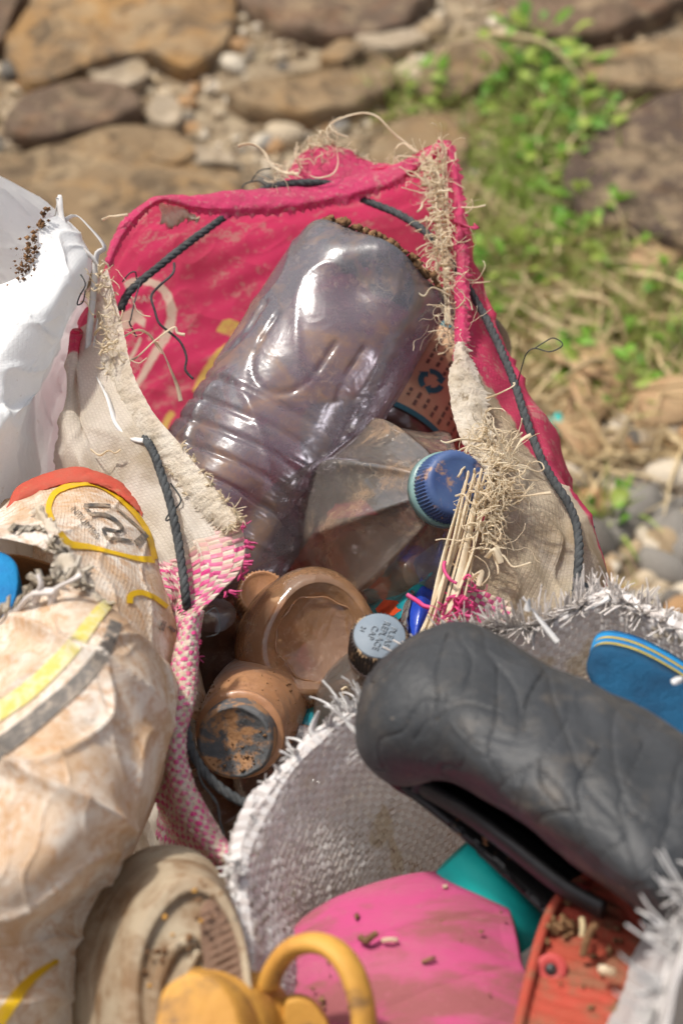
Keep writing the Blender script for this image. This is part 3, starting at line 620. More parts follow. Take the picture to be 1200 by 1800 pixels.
def rock_data(seed, m, flat=.6):
    r = np.random.RandomState(seed); a = np.linspace(0, 2 * np.pi, 9, endpoint=False); R = []
    for t_ in np.linspace(-.95, .95, 5):
        rr = math.sqrt(1 - t_ * t_) * (1 + .18 * r.normal(size=9) * .6)
        R.append(np.c_[np.cos(a) * rr, np.sin(a) * rr * .8, np.full(9, t_ * flat)])
    v, f = rings_geo(R); me = bpy.data.meshes.new('pebble'); me.from_pydata(v.tolist(), [], f); me.materials.append(m)
    me.polygons.foreach_set('use_smooth', [True] * len(me.polygons)); return me
ROCKS = [rock_data(50 + i, PEB[i % 6], .45 + .05 * (i % 5)) for i in range(18)]
RPX = np.random.RandomState(11)
def inside(x, y, poly):
    c = False; n = len(poly); j = n - 1
    for i in range(n):
        if (poly[i][1] > y) != (poly[j][1] > y) and x < (poly[j][0] - poly[i][0]) * (y - poly[i][1]) / (poly[j][1] - poly[i][1]) + poly[i][0]: c = not c
        j = i
    return c
def put_pebble(px, py, s, k=None):
    p = Pz(px, py, 0); o = bpy.data.objects.new('pebble', ROCKS[RPX.randint(18) if k is None else k]); COL.objects.link(o)
    o.location = (p[0], p[1], float(ground_h(p[0], p[1])) + s * .18); o.rotation_euler = (RPX.normal() * .2, RPX.normal() * .2, RPX.rand() * 6.28); o.scale = (s, s * (.7 + .5 * RPX.rand()), s); o.parent = ground
for (x, y, s, k) in [(118, 20, .03, 0), (205, 205, .022, 5), (150, 232, .022, 5), (75, 235, .02, 0), (410, 118, .022, 5), (310, 215, .02, 0), (425, 90, .02, 2), (385, 80, .018, 3), (500, 240, .03, 0), (460, 250, .02, 5), (345, 300, .03, 0), (725, 130, .03, 0), (760, 60, .03, 3), (690, 75, .03, 0), (735, 110, .02, 5), (330, 180, .02, 2), (285, 200, .025, 3), (560, 60, .02, 3), (600, 80, .02, 0), (20, 130, .025, 4), (10, 70, .03, 1)]: put_pebble(x, y, s * .8, k)
npb = 0
while npb < 150:                                                 # joints between the slabs
    x, y = RPX.uniform(-60, 900), RPX.uniform(-40, 330)
    if any(inside(x, y, q[0]) for q in STONES): continue
    put_pebble(x, y, .005 + .011 * RPX.rand() ** 2); npb += 1
npb = 0
while npb < 135:                                                 # gritty patch right of the sack
    x, y = RPX.uniform(930, 1260), 700 + 420 * RPX.rand()
    put_pebble(x, y, .008 + .020 * RPX.rand() ** 2); npb += 1
for (x, y, s, k) in [(1120, 895, .035, 1), (1040, 950, .03, 4), (1180, 930, .03, 1), (1130, 770, .03, 0), (1065, 800, .03, 3), (1150, 960, .02, 5), (1090, 860, .02, 5), (1170, 1000, .028, 1), (1080, 930, .022, 1), (1040, 880, .02, 2), (1190, 840, .03, 5)]: put_pebble(x, y, s, k)
mb = MB()
for i in range(5200):                                            # fine gravel, too small to count
    x, y = RPX.uniform(-100, 1300), RPX.uniform(-60, 1150); p = Pz(x, y, 0); s = .0025 + .0095 * RPX.rand() ** 3
    v = np.array([[1, 0, 0], [-1, 0, 0], [0, 1, 0], [0, -1, 0], [0, 0, .8], [0, 0, -.8]]) * s * (1 + .4 * RPX.normal(size=(6, 1))); a = RPX.rand() * 6
    v = v @ np.array([[math.cos(a), math.sin(a), 0], [-math.sin(a), math.cos(a), 0], [0, 0, 1]]) + [p[0], p[1], float(ground_h(p[0], p[1])) + s * .4]
    mb.add(v, [[0, 2, 4], [2, 1, 4], [1, 3, 4], [3, 0, 4], [2, 0, 5], [1, 2, 5], [3, 1, 5], [0, 3, 5]])
tag(mb.build('gravel', M['gravel'], smooth=False), 'fine tan gravel scattered over the soil between the stones', None, kind='stuff')
# ---- grass and litter
def blade(mb, p, L, wd, r, lean=.6, flat=False):
    d = nrm(np.array([r.normal() * lean, r.normal() * lean, .15 if flat else 1.0])); s_ = nrm(np.cross(d, [r.normal(), r.normal(), .3])); q = np.array(p, float); pts = []
    for k in range(4): pts.append(q.copy()); d = nrm(d + np.array([r.normal() * .2, r.normal() * .2, -.02 if flat else -.25])); q = q + d * L / 3; q[2] = max(q[2], .004)
    pts = np.array(pts); ww = (wd * np.array([1, .9, .6, .12]))[:, None] / 2
    v = np.concatenate([pts - s_ * ww, pts + s_ * ww, pts + np.cross(s_, d) * wd * .15]); f = []
    for k in range(3): f += [[k, k + 1, 9 + k, 8 + k], [8 + k, 9 + k, 5 + k, 4 + k]]
    mb.add(v, f)
GPATCH = [(770, 180, 90, 30, 60), (880, 230, 80, 90, 220), (960, 250, 90, 80, 200), (830, 470, 70, 110, 170), (940, 420, 120, 80, 260), (1040, 460, 90, 60, 180), (1000, 560, 180, 100, 260), (1150, 560, 90, 110, 240), (1050, 690, 90, 40, 130), (1060, 1080, 40, 30, 20), (1065, 915, 20, 18, 25), (860, 600, 60, 90, 80), (700, 200, 60, 30, 30), (900, 330, 80, 80, 120)]
mb = MB(); mg = MB()
for (x, y, rx, ry, n) in GPATCH:
    for i in range(int(n * 1.6)):
        px, py = x + RPX.normal() * rx * .6, y + RPX.normal() * ry * .6; p = Pz(px, py, 0); p[2] = ground_h(p[0], p[1])
        if RPX.rand() < .62: blade(mg, p, .03 + .04 * RPX.rand(), .003 + .002 * RPX.rand(), RPX)
        else: blade(mb, p, .04 + .07 * RPX.rand(), .003 + .004 * RPX.rand(), RPX, 1.0, True)
for i in range(420):
    px, py = RPX.uniform(820, 1230), RPX.uniform(420, 830); p = Pz(px, py, 0); p[2] = .006 + .012 * RPX.rand(); blade(mb, p, .04 + .09 * RPX.rand(), .003 + .005 * RPX.rand(), RPX, 1.0, True)
tag(mg.build('grass', M['grass']), 'short green grass sprouting between the stones behind the sacks', None, kind='stuff')
tag(mb.build('dry_grass', M['straw_dry']), 'pale dry grass litter on the soil right of the pink sack', None, kind='stuff')
def leaf_data(m, L=.02, wd=.013):
    t_ = np.linspace(0, 1, 6); w_ = wd * np.sin(np.pi * np.clip(t_ * .93 + .04, 0, 1)) ** .8 / 2; z = .18 * L * np.sin(t_ * 2.6)
    v = np.concatenate([np.c_[t_ * L, -w_, z + .12 * w_], np.c_[t_ * L, t_ * 0, z - .1 * w_], np.c_[t_ * L, w_, z + .12 * w_]]); f = []
    for k in range(5): f += [[k, k + 1, 7 + k, 6 + k], [6 + k, 7 + k, 13 + k, 12 + k]]
    me = bpy.data.meshes.new('leaf'); me.from_pydata(v.tolist(), [], f); me.materials.append(m); me.polygons.foreach_set('use_smooth', [True] * len(me.polygons)); return me
LEAVES = [leaf_data(LEAFM[i % 3], .013 + .003 * (i % 4), .008 + .002 * (i % 3)) for i in range(6)]
stemM = simple('weed_stem', (.20, .24, .06), None, .6)
WEEDS = [(930, 115, 30, .075, 'bushy green weed at the foot of the upper stones, topmost clump'), (905, 165, 22, .06, 'green weed just below the topmost clump'), (985, 150, 14, .05, 'small green weed right of the topmost clump, by the dry stalk'),
 (745, 178, 14, .05, 'low pale green weed left of the bushy clump, behind the sack corner'), (1000, 215, 22, .065, 'green weed left of the big brown slab, upper one'), (1020, 270, 22, .06, 'green weed touching the left tip of the big brown slab'),
 (960, 300, 16, .05, 'green weed amid pale litter below the slab tip'), (1030, 395, 24, .06, 'bright green weed under the lower edge of the big brown slab'), (985, 450, 20, .06, 'green weed left of the clump under the slab edge'), (1080, 450, 14, .05, 'small weed right of the clump under the slab edge'),
 (875, 500, 18, .06, 'pale green weed close to the black rope of the pink sack'), (1180, 540, 24, .07, 'green weed at the right picture edge, upper one'), (1190, 640, 18, .06, 'green weed at the right picture edge, lower one'), (1050, 660, 22, .06, 'yellow-green weed low on the right above the dead leaves'), (1110, 690, 12, .045, 'small weed beside the yellow-green low clump'), (1065, 915, 9, .035, 'tiny green sprout alone in the gravel patch')]
for (x, y, n, s, lab) in WEEDS:
    n = int(n * 1.7)
    p = Pz(x, y, 0); t_ = thing('weed_plant', lab, 'weed', (p[0], p[1], float(ground_h(p[0], p[1]))), 'weeds between the stones')
    sb = MB()
    for k in range(n):
        a = RPX.rand() * 6.28; rr = s * (.15 + .75 * RPX.rand()); h = .008 + s * .7 * RPX.rand() * (1.1 - rr / s)
        o = bpy.data.objects.new('leaf', LEAVES[RPX.randint(6)]); COL.objects.link(o); o.parent = t_
        o.location = (math.cos(a) * rr, math.sin(a) * rr, h); o.rotation_euler = (RPX.normal() * .3, -.2 + RPX.normal() * .35, a + RPX.normal() * .5); sc_ = .8 + .7 * RPX.rand(); o.scale = (sc_,) * 3
        v, f = tube_geo(crom([(0, 0, -.004), (math.cos(a) * rr * .5, math.sin(a) * rr * .5, h * .75), (math.cos(a) * rr, math.sin(a) * rr, h)], 6), .0007, 4); sb.add(v, f)
    so = sb.build('stem', stemM); so.parent = t_
for i, (a, b, wd, lab) in enumerate([((860, 60), (1030, 150), .012, 'long pale dry stalk lying above the bushy green weed'), ((1060, 640), (960, 690), .010, 'dry stalk slanting beside the black rope on the right'), ((1000, 520), (1100, 600), .011, 'broad dry stalk across the litter right of the sack'), ((1000, 690), (930, 740), .010, 'curved dry stalk next to the pink sack flank'), ((1080, 780), (1110, 700), .008, 'thin dry stalk standing over the dead leaves'), ((900, 115), (760, 70), .006, 'thin dry stalk reaching left toward the pale pebbles'), ((870, 380), (780, 330), .005, 'thin straw behind the top corner of the pink sack')]):
    p, q = Pz(*a, .03), Pz(*b, .02); mid = (p + q) / 2 + [0.01, 0, .02]; tag(tube('dry_stalk', [p, mid, q], np.linspace(wd, wd * .5, 16) / 2, M['straw_dry'], n=16, seg=6, flat=.35), lab, 'dry stalk', 'dry stalks in the background')
for i, (x, y, L, a, lab) in enumerate([(1090, 745, .11, .4, 'brown dead leaf below the yellow-green weed'), (1010, 760, .10, 1.2, 'curled tan dead leaf beside the turquoise scrap'), (1050, 820, .09, 2.0, 'small rust-coloured dead leaf in the gravel'), (1150, 440, .10, .2, 'tan dead leaf under the slab at right'), (1110, 505, .09, 1.0, 'pale dead leaf among grass at right'), (1130, 690, .11, 2.6, 'pale flat dead leaf at right near the stone')]):
    me = leaf_data(M['dead_leaf'], L, L * .5); o = bpy.data.objects.new('dead_leaf', me); COL.objects.link(o); p = Pz(x, y, .012); o.location = p; o.rotation_euler = (.15, .1, a); solid(o, .001); tag(o, lab, 'dead leaf', 'dead leaves right of the sack')
p = Pz(970, 752, .012)
lathe('plastic_scrap', p, p + np.array([.02, 0, .012]), [(0, 0), (0.01, .011), (.5, .0125), (.55, .010), (.6, 0.0)], M['turquoise'], seg=20, sharp=True)
tag(bpy.data.objects['plastic_scrap'], 'small turquoise plastic cap lying on the soil right of the pink sack', 'cap')
# ================================================================== PINK SACK
RIM = [(430,1515,.970),(385,1502,.968),(322,1410,.985),(300,1300,1.0),(325,1200,1.02),(343,1090,1.04),(425,1000,1.05),(420,920,1.06),
 (350,830,1.085),(280,750,1.11),(218,670,1.14),(190,560,1.17),(186,470,1.19),(215,392,1.22),(275,348,1.24),(400,348,1.265),
 (540,326,1.28),(680,292,1.29),(772,256,1.285),(797,320,1.26),(803,440,1.23),(800,560,1.2),(795,650,1.17),(808,740,1.14),
 (848,820,1.11),(850,920,1.085),(812,1000,1.07),(770,1090,1.05),(725,1180,1.05),(640,1280,1.045),(545,1400,1.03),(480,1490,.995)]
R1 = [(430,1600,1.0),(350,1560,1.01),(298,1450,1.02),(285,1340,1.03),(302,1235,1.05),(298,1130,1.07),(262,1060,1.085),(220,1000,1.10),
 (150,920,1.12),(105,835,1.14),(116,740,1.17),(142,640,1.20),None,None,None,None,None,None,None,None,(825,520,1.275),(885,640,1.25),
 (952,765,1.215),(1003,885,1.18),(1033,965,1.15),(1042,1045,1.125),(1035,1130,1.10),(950,1230,1.10),(840,1290,1.10),(700,1370,1.10),(590,1470,1.08),(500,1570,1.03)]
rim = PA(RIM); ctr = np.array([-.03, .05, 0])
OFF = {12: (-.012, .01, -.11), 13: (-.012, .02, -.12), 14: (-.008, .028, -.12), 15: (0, .03, -.12), 16: (0, .032, -.12), 17: (.004, .03, -.12), 18: (.014, .022, -.12), 19: (.016, .012, -.10)}
r1 = np.array([P(*R1[i]) if R1[i] else rim[i] + OFF[i] for i in range(32)])
rh = np.array([(rim[i] * .5 + r1[i] * .5) for i in range(32)])
outw = r1 - ctr; outw[:, 2] = 0; outw = nrm(outw)
for i in range(32): rh[i] += outw[i] * .008 + np.array([0, 0, .006]) * (1 if (i < 12 or i > 19) else 0)
r2 = r1 + outw * .022; r2[:, 2] = .27
r3 = r1 + outw * .02; r3[:, 2] = .10
r4 = r1 - outw * .02; r4[:, 2] = .004
r5 = ctr + (r1 - ctr) * .3; r5[:, 2] = .003
def pk_disp(p, u, v):
    fade = np.clip(v * 1.5, 0.15, 1)
    ub = u % 32; fade = fade * np.where((ub > 11.5) & (ub < 19.5), .35, 1.0)
    return fade * (.003 * wav(p, 55, 1, 6) + .0042 * ridge(p * [1, 1, .7], 62, 5) ** 4 + .0026 * ridge(p * [.7, 1, 1], 130, 6) ** 4 + .0008 * wav(p, 170, 2, 5)) + .0010 * wav(p, 240, 8, 5)
PS = Surf([rim, rh, r1, r2, r3, r4, r5], closed=True, disp=pk_disp)
def pk_mask(p, u, v):
    # where the print is pink: back and upper walls; a diagonal band low on the right flank; none round the lower left
    uk = [0, 5.6, 6.2, 9.6, 10.2, 10.9, 11.3, 20.6, 21.3, 21.8, 22.3, 23, 24, 25, 26, 27, 28, 32]
    vk = [9, 9, 9, 9, 1.9, .9, -.5, -.5, -.2, .35, .75, 1.15, 1.55, 1.9, 2.3, 2.8, 9, 9]
    return np.clip((v - np.interp(u % 32, uk, vk)) * .25, -1, 1)
pink = thing('pink_sack', 'torn pink and cream woven sack standing open, full of plastic bottles', 'sack', (-.02, .05, 0))
ring_c = [(219,502),(242,493),(268,497),(287,509),(298,530),(302,555),(294,585),(281,607),(268,628),(256,650),(246,668),(236,682)]
wd = 15 * np.interp(np.linspace(0, 1, 90), [0, .25, .5, .75, 1], [.7, .8, 1.0, .95, .6]) + 3.2 * np.abs(np.sin(np.linspace(0, 34, 90))) * (np.linspace(0, 1, 90) < .6)
PALE = raster([stroke_px(ring_c, wd, 90), poly_px([(206,568),(214,550),(232,541),(248,546),(256,562),(254,576),(247,563),(240,560),(235,570),(226,578),(212,578)]), stroke_px([(247,592),(240,610),(227,634)], np.linspace(5, 8, 14), 14), text_px('AMAK', 19, (246, 527), -.16, .1), text_px('UJO', 17, (240, 642), -.95, .1), text_px('AO', 12, (264, 590), -1.2)], 180, 470, 330, 720)
GOLD = raster([poly_px([(379,582),(391,563),(404,560),(424,568),(410,592)]), stroke_px([(400,606),(382,625),(366,650),(348,680),(342,690)], [8 + 9 * math.sin(math.pi * k / 19) for k in range(20)], 20), stroke_px([(304,724),(294,738),(286,760)], 12, 12)], 270, 540, 440, 780)
zero = lambda p, u, v: 0 * u
def tan_mask(p, u, v): return np.interp(u % 32, [0, 20, 21.5, 27, 28.5, 32], [0, 0, 1, 1, .2, 0])
PM = {'pink': pk_mask, 'tan': tan_mask, 'print_pale': zero, 'print_gold': zero}
body = PS.build('sack_body', M['pink_sack'], pink, nu=440, nv=230, u0=16.6, u1=42.8, v1=6, thick=0, mask=PM)
PS.build('printed_wall', M['pink_sack'], pink, nu=440, nv=420, u0=10.8, u1=16.6, v1=3.0, thick=0, mask={'pink': pk_mask, 'tan': tan_mask, 'print_pale': lambda p, u, v: PALE(p), 'print_gold': lambda p, u, v: GOLD(p)})
PS.build('lower_wall', M['pink_sack'], pink, nu=90, nv=60, u0=10.8, u1=16.6, v0=3.0, v1=6, thick=0, mask=PM)
# pink check, woven from tapes, along the front left and lower right of the mouth
def chk(parent):
    mb_p = []; n0 = 0; V = []; F = []; A = []; B = []; C_ = []
    for (u0, u1, v0, v1, nu_, nv_, fn) in ((0, 7.35, 0, 2.1, .0029, 0, lambda u, v: u < 6.75 + .5 * np.exp(-v) - .25 * v), (26.2, 28.2, 0, 1.7, .0029, 0, lambda u, v: v < 1.5 - (27.0 - u) * 1.1)):
        p, f, rn, pr, cu, cv = weave_geo(PS, u0, u1, v0, v1, nu_, .0005, fn, side=PSIDE)
        V.append(p); F += (f + n0).tolist(); n0 += len(p); A.append(rn); B.append(pr)
        edge_ = np.clip((6.9 - .2 * cv - cu) * 1.6 + .35, .25, 1) if u0 == 0 else np.clip(1.25 - .2 * cv, .4, 1)
        C_.append(edge_)
    return mesh('check_weave', np.concatenate(V), F, M['check'], parent, attrs={'rnd': np.concatenate(A), 'par': np.concatenate(B), 'pinkness': np.concatenate(C_)}, smooth=False, kind='stuff')
PSIDE = 1.0 if PS.normal0(np.array([8.5]), np.array([1.0]))[0] @ (CAMP - r1[8]) > 0 else -1.0
chk(pink)
# turned-over band along the front left of the mouth, woven in the same check
BA = [(322,1085,1.022),(304,1160,1.012),(298,1225,1.0),(288,1300,.988),(303,1400,.972),(352,1490,.956),(405,1528,.95),(440,1540,.95)]
BB = [(352,1075,1.024),(342,1160,1.012),(338,1225,.998),(322,1300,.986),(342,1390,.97),(392,1478,.956),(425,1505,.952),(450,1510,.952)]
ba, bb_ = PA(BA), PA(BB); bm = (ba + bb_) / 2 + nrm(CAMP - ba) * .005
BANDS = Surf([ba + FWD * .01, ba, bm, bb_, bb_ + FWD * .012], disp=lambda p, u, v: .0008 * wav(p, 150, 17))
BANDS.build('rim_band', M['cuff'], pink, nu=160, nv=16, thick=.0008)
bsd = 1.0 if BANDS.normal0(np.array([3.0]), np.array([2.0]))[0] @ (CAMP - bm[3]) > 0 else -1.0
p, f, rn, pr, cu, cv = weave_geo(BANDS, 0, 7, .3, 3.7, .0029, .0005, None, side=bsd)
mesh('rim_band_weave', p, f, M['check'], pink, attrs={'rnd': rn, 'par': pr, 'pinkness': np.ones(len(p))}, smooth=False, kind='stuff')
# rolled hem of the back, left corner and right edge
def strip(name, top, bot, m, parent, n=160, bulge=.004, thick=.0012, disp_=.0012, rag=.0, seed=1):
    a, b = PA(top), PA(bot); mid = (a + b) / 2 + nrm(CAMP - (a + b) / 2) * bulge; q = (a * .25 + b * .75) + nrm(CAMP - b) * bulge * .9
    S = Surf([a, (a * .8 + b * .2) + nrm(CAMP - a) * bulge * .7, mid, q, b], disp=lambda p, u, v: disp_ * (.5 * wav(p, 200, seed, 5) + .28 * wav(p, 900, seed + 1, 4) + .16 * wav(p, 2200, seed + 3, 4)) + .0008 * ridge(p, 160, seed + 2) ** 3)
    def jag(p, u, v): return 0 * u
    o = S.build(name, m, parent, nu=n, nv=14, thick=0 if m in (M['hem_pink'], M['cuff']) else thick)
    if rag:
        me = o.data; c = np.zeros(len(me.vertices) * 3); me.vertices.foreach_get('co', c); c = c.reshape(14, n, 3); r = np.random.RandomState(seed)
        k = rag * r.rand(n) ** 2; d = nrm(b.mean(0) - a.mean(0)); c[-1] += d * k[:, None]; c[-2] += d * k[:, None] * .5; me.vertices.foreach_set('co', c.ravel()); me.update()
    return o, S
HT = [(183,462,1.183),(205,400,1.21),(240,362,1.225),(282,345,1.232),(345,342,1.245),(420,334,1.256),(510,327,1.266),(600,312,1.273),(680,292,1.279),(735,268,1.28),(775,246,1.278)]
HB = [(196,470,1.186),(226,408,1.212),(258,372,1.226),(290,352,1.230),(345,372,1.238),(420,378,1.247),(510,372,1.256),(600,354,1.262),(680,330,1.268),(742,294,1.272),(782,258,1.274)]
hem, HS = strip('hem', HT, HB, M['hem_pink'], pink, 220, .006, .0014, .0011, .004, 3)
RT = [(768,246,1.279),(786,270,1.27),(796,340,1.25),(800,430,1.228),(800,520,1.205),(798,600,1.183),(800,660,1.168)]
RB = [(790,248,1.279),(800,275,1.268),(812,345,1.249),(820,430,1.226),(824,520,1.202),(820,600,1.181),(815,660,1.166)]
strip('seam_edge', RT, RB, M['hem_pink'], pink, 140, .004, .0014, .0012, .003, 9)
# small raised flap with a torn top behind the hem
FT = [(500,312,1.288),(525,272,1.292),(560,252,1.295),(605,258,1.297),(640,278,1.298),(690,292,1.296),(705,300,1.293)]
FB = [(490,335,1.275),(525,335,1.277),(560,332,1.278),(605,325,1.279),(640,318,1.28),(690,312,1.281),(715,302,1.282)]
strip('torn_flap', FT, FB, M['hem_pink'], pink, 90, .002, .0008, .0012, 0, 21)
# cream folded cuff along the left side of the mouth
CT = [(188,470,1.178),(212,560,1.158),(232,650,1.13),(268,722,1.108),(318,782,1.09),(372,852,1.07),(424,918,1.052)]
CB = [(160,500,1.182),(176,600,1.165),(196,690,1.14),(240,752,1.115),(290,812,1.094),(340,880,1.076),(395,935,1.058)]
strip('cuff', CT, CB, M['cuff'], pink, 260, .002, .0016, .0009, .006, 31)
# torn white edge on the right
WT = [(800,600,1.178),(790,660,1.158),(800,750,1.132),(830,805,1.108),(862,840,1.09)]
WB = [(812,602,1.178),(848,680,1.158),(858,760,1.132),(880,800,1.108),(892,838,1.092)]
strip('torn_edge', WT, WB, M['cuff'], pink, 120, .006, .0016, .0026, .004, 41)
# clay and thread residues in the fold at the top left
strip('crumbly_residue', [(282,352,1.232),(310,362,1.236),(345,374,1.236),(352,384,1.238)], [(285,384,1.234),(298,392,1.236),(322,390,1.238),(350,388,1.239)], M['straw'], pink, 60, .002, .001, .003, .004, 47)
# frayed ends
def fray(name, path, dirs, n, l0, l1, wd, m, parent, seed, curl=.6, droop=.0, nn=80, clump=.3):
    e = crom(PA(path), nn); d = np.array([P(x + a * 30, y + b * 30, dd + c * .01) - P(x, y, dd) for (x, y, dd), (a, b, c) in zip(path, dirs)])
    d = crom(nrm(d), nn); mb = MB(); fray_geo(mb, e, d, n, l0, l1, wd, seed, curl, droop=droop, clump=clump); return mb.build(name, m, parent, kind='stuff')
fray('frayed_threads', FT, [(-.5, -.5, 0)] * 3 + [(0, -1, 0)] * 4, 90, .003, .010, .0010, M['straw'], pink, 51, 1.2)
mb = MB(); tangle_geo(mb, crom(PA(FT), 40), 70, .014, .00035, 52, .002, 1.1)
tangle_geo(mb, crom(PA([(505,318,1.27),(480,318,1.268),(560,262,1.285),(600,262,1.29)]), 30), 60, .02, .00035, 53, .003, 1.1)
CF = [(770,262,1.262),(772,330,1.25),(775,400,1.235),(780,470,1.218),(783,540,1.2),(786,590,1.186)]
tangle_geo(mb, crom(PA(CF), 50), 260, .024, .00032, 54, .004, 1.5)
tangle_geo(mb, crom(PA([(745,275,1.262),(760,300,1.255),(768,360,1.245)]), 30), 70, .016, .0004, 55, .004, .9)
tangle_geo(mb, crom(PA([(185,480,1.17),(190,540,1.158),(200,620,1.14)]), 30), 70, .016, .0004, 56, .005, .9)
mb.build('tangled_threads', M['straw'], pink, kind='stuff')
# ladder of cross threads in the right corner
mb = MB(); r_ = np.random.RandomState(5)
for i in range(34):
    t_ = i / 33; y = 285 + 210 * t_; xa = 738 + 40 * t_ + r_.normal() * 3; xb = 782 + 14 * t_; d_ = 1.262 - .045 * t_
    v, f = tube_geo(crom([P(xa, y + r_.normal() * 5, d_), P((xa + xb) / 2, y + r_.normal() * 4 - 3, d_ - .004), P(xb, y - 4, d_ + .004)], 8), .0009, 5, .5); mb.add(v, f)
for i in range(9):
    xo = i * 5; v, f = tube_geo(crom([P(745 + xo + r_.normal() * 4, 275, 1.262), P(762 + xo * .6, 360 + r_.normal() * 9, 1.247), P(778 + xo * .3, 450, 1.228), P(780 + xo * .3 + r_.normal() * 4, 570, 1.19)], 24), .0009, 5, .5); mb.add(v, f)
mb.build('unravelled_weave', M['straw'], pink, kind='stuff')
fray('frayed_cuff', [(318,782,1.088),(350,820,1.078),(372,852,1.068),(400,885,1.058),(426,920,1.05)], [(.8, -.6, -.2)] * 5, 130, .002, .007, .0013, M['straw'], pink, 61, .9)
fray('frayed_cuff_end', [(395,930,1.052),(405,925,1.05),(418,918,1.05),(428,914,1.05)], [(.2, .9, -.2)] * 4, 70, .003, .009, .0018, M['straw'], pink, 67, .8)
fray('frayed_cuff_outer', [(165,510,1.178),(180,610,1.16),(200,700,1.135),(244,762,1.11),(292,822,1.09),(342,888,1.072)], [(-.7, .6, -.2)] * 6, 60, .002, .006, .0014, M['straw'], pink, 68, .9)
fray('frayed_pink_point', [(426,925,1.048),(432,955,1.046),(430,990,1.046),(415,1030,1.045),(392,1050,1.043)], [(1, 0, -.2)] * 5, 60, .002, .007, .0022, M['thread_pink'], pink, 62, .6)
fray('frayed_pink_rim', [(350,1120,1.036),(345,1190,1.02),(322,1290,.998),(330,1390,.985),(385,1490,.966)], [(.8, -.2, -.3)] * 5, 70, .001, .004, .0015, M['thread_pink'], pink, 63, .6)
CR = [(852,760,1.118),(868,800,1.098),(880,850,1.082),(868,900,1.074),(850,950,1.066),(832,1000,1.06),(812,1050,1.052)]
fray('frayed_right_edge', CR, [(.6, .4, -.3)] * 7, 210, .004, .016, .0020, M['straw'], pink, 64, 1.0, .15)
mb = MB(); tangle_geo(mb, crom(PA(CR[:5]), 50), 280, .024, .00036, 65, .005, 1.5); mb.build('tangled_right_threads', M['straw'], pink, kind='stuff')
mb = MB(); tangle_geo(mb, crom(PA([(806,1040,1.045),(795,1075,1.04),(780,1100,1.035)]), 30), 60, .014, .0006, 66, .004, 1.0); mb.build('tangled_pink_threads', M['thread_pink'], pink, kind='stuff')
r_ = np.random.RandomState(77)
for i in range(11):                                             # long straws hanging from the torn edge
    a = (832 + r_.normal() * 7 + i * 1.5, 838 + r_.normal() * 8); b = (738 + i * 6 + r_.normal() * 7, 1118 + r_.normal() * 12)
    mid = ((a[0] + b[0]) / 2 + r_.normal() * 7 + 6, (a[1] + b[1]) / 2)
    tube('loose_straw', PA([(*a, 1.085), (*mid, 1.062), (*b, 1.03)]), .0013 + .0012 * r_.rand(), M['straw'], pink, n=22, seg=6, flat=.3, twist=r_.normal() * 2)
def lt(path, r, m, parent=pink, name='loose_thread', n=36, flat=.45, seg=5, tw=2.0): return tube(name, PA(path), r, m, parent, n=n, seg=seg, flat=flat, twist=tw)
lt([(578,244,1.285),(574,226,1.285),(590,212,1.284),(615,202,1.284),(642,198,1.284),(665,206,1.284),(690,232,1.283),(715,252,1.281),(735,268,1.278)], .0007, M['straw'])
lt([(600,205,1.284),(580,218,1.282),(590,232,1.28),(612,240,1.28)], .0006, M['straw'])
lt([(418,256,1.27),(442,252,1.268),(466,268,1.266),(478,290,1.264),(500,303,1.262),(525,305,1.262)], .0013, M['straw'])
lt([(440,252,1.268),(458,262,1.267),(485,296,1.263),(505,312,1.262)], .0009, M['straw'])
lt([(590,258,1.285),(594,285,1.27),(585,305,1.262),(560,312,1.26),(545,308,1.26)], .0006, M['straw'])
lt([(94,398,1.175),(100,360,1.172),(104,346,1.17),(111,392,1.168),(140,432,1.166),(160,450,1.165),(172,466,1.166)], .0021, M['thread_white'], flat=.2)
lt([(98,402,1.172),(130,378,1.17),(158,400,1.168),(184,434,1.168),(170,448,1.168),(166,500,1.168),(160,560,1.166),(152,640,1.165),(142,720,1.16)], .0021, M['thread_white'], flat=.2)
lt([(180,386,1.206),(192,380,1.204),(206,379,1.203),(224,377,1.21)], .0011, M['straw'])
lt([(792,520,1.19),(760,505,1.185),(745,520,1.183),(728,512,1.182),(716,528,1.182),(722,545,1.182)], .0006, M['straw'])
lt([(815,520,1.19),(826,530,1.188),(830,545,1.188)], .0005, M['straw'])
lt([(800,390,1.225),(815,396,1.22),(832,400,1.218),(838,396,1.218)], .003, M['hem_pink'], flat=.3, name='pink_shred')
lt([(806,395,1.224),(812,412,1.22),(810,430,1.222)], .003, M['hem_pink'], flat=.3, name='pink_shred')
lt([(210,640,1.15),(240,628,1.165),(270,600,1.175),(305,575,1.18),(312,585,1.18),(325,588,1.18)], .0011, M['straw'])
lt([(205,600,1.15),(240,580,1.17),(262,588,1.18),(272,602,1.185),(285,622,1.185)], .001, M['straw'])
lt([(275,600,1.186),(288,622,1.188),(300,650,1.19),(312,680,1.19),(318,705,1.19)], .0014, M['straw'], flat=.3)
lt([(855,700,1.14),(880,690,1.135),(902,678,1.132),(903,672,1.132)], .0009, M['straw'])
lt([(900,800,1.12),(915,775,1.12),(933,764,1.12)], .0013, M['straw'], flat=.3)
lt([(880,875,1.08),(920,872,1.078),(950,868,1.078),(968,866,1.078)], .0011, M['straw'])
lt([(845,775,1.105),(810,772,1.1),(785,778,1.098),(774,774,1.098)], .0007, M['straw'])
lt([(855,980,1.06),(870,965,1.056),(880,990,1.056)], .0022, M['straw'], flat=.4)
lt([(825,1020,1.05),(845,1005,1.046),(840,1030,1.046)], .0018, M['straw'], flat=.4)
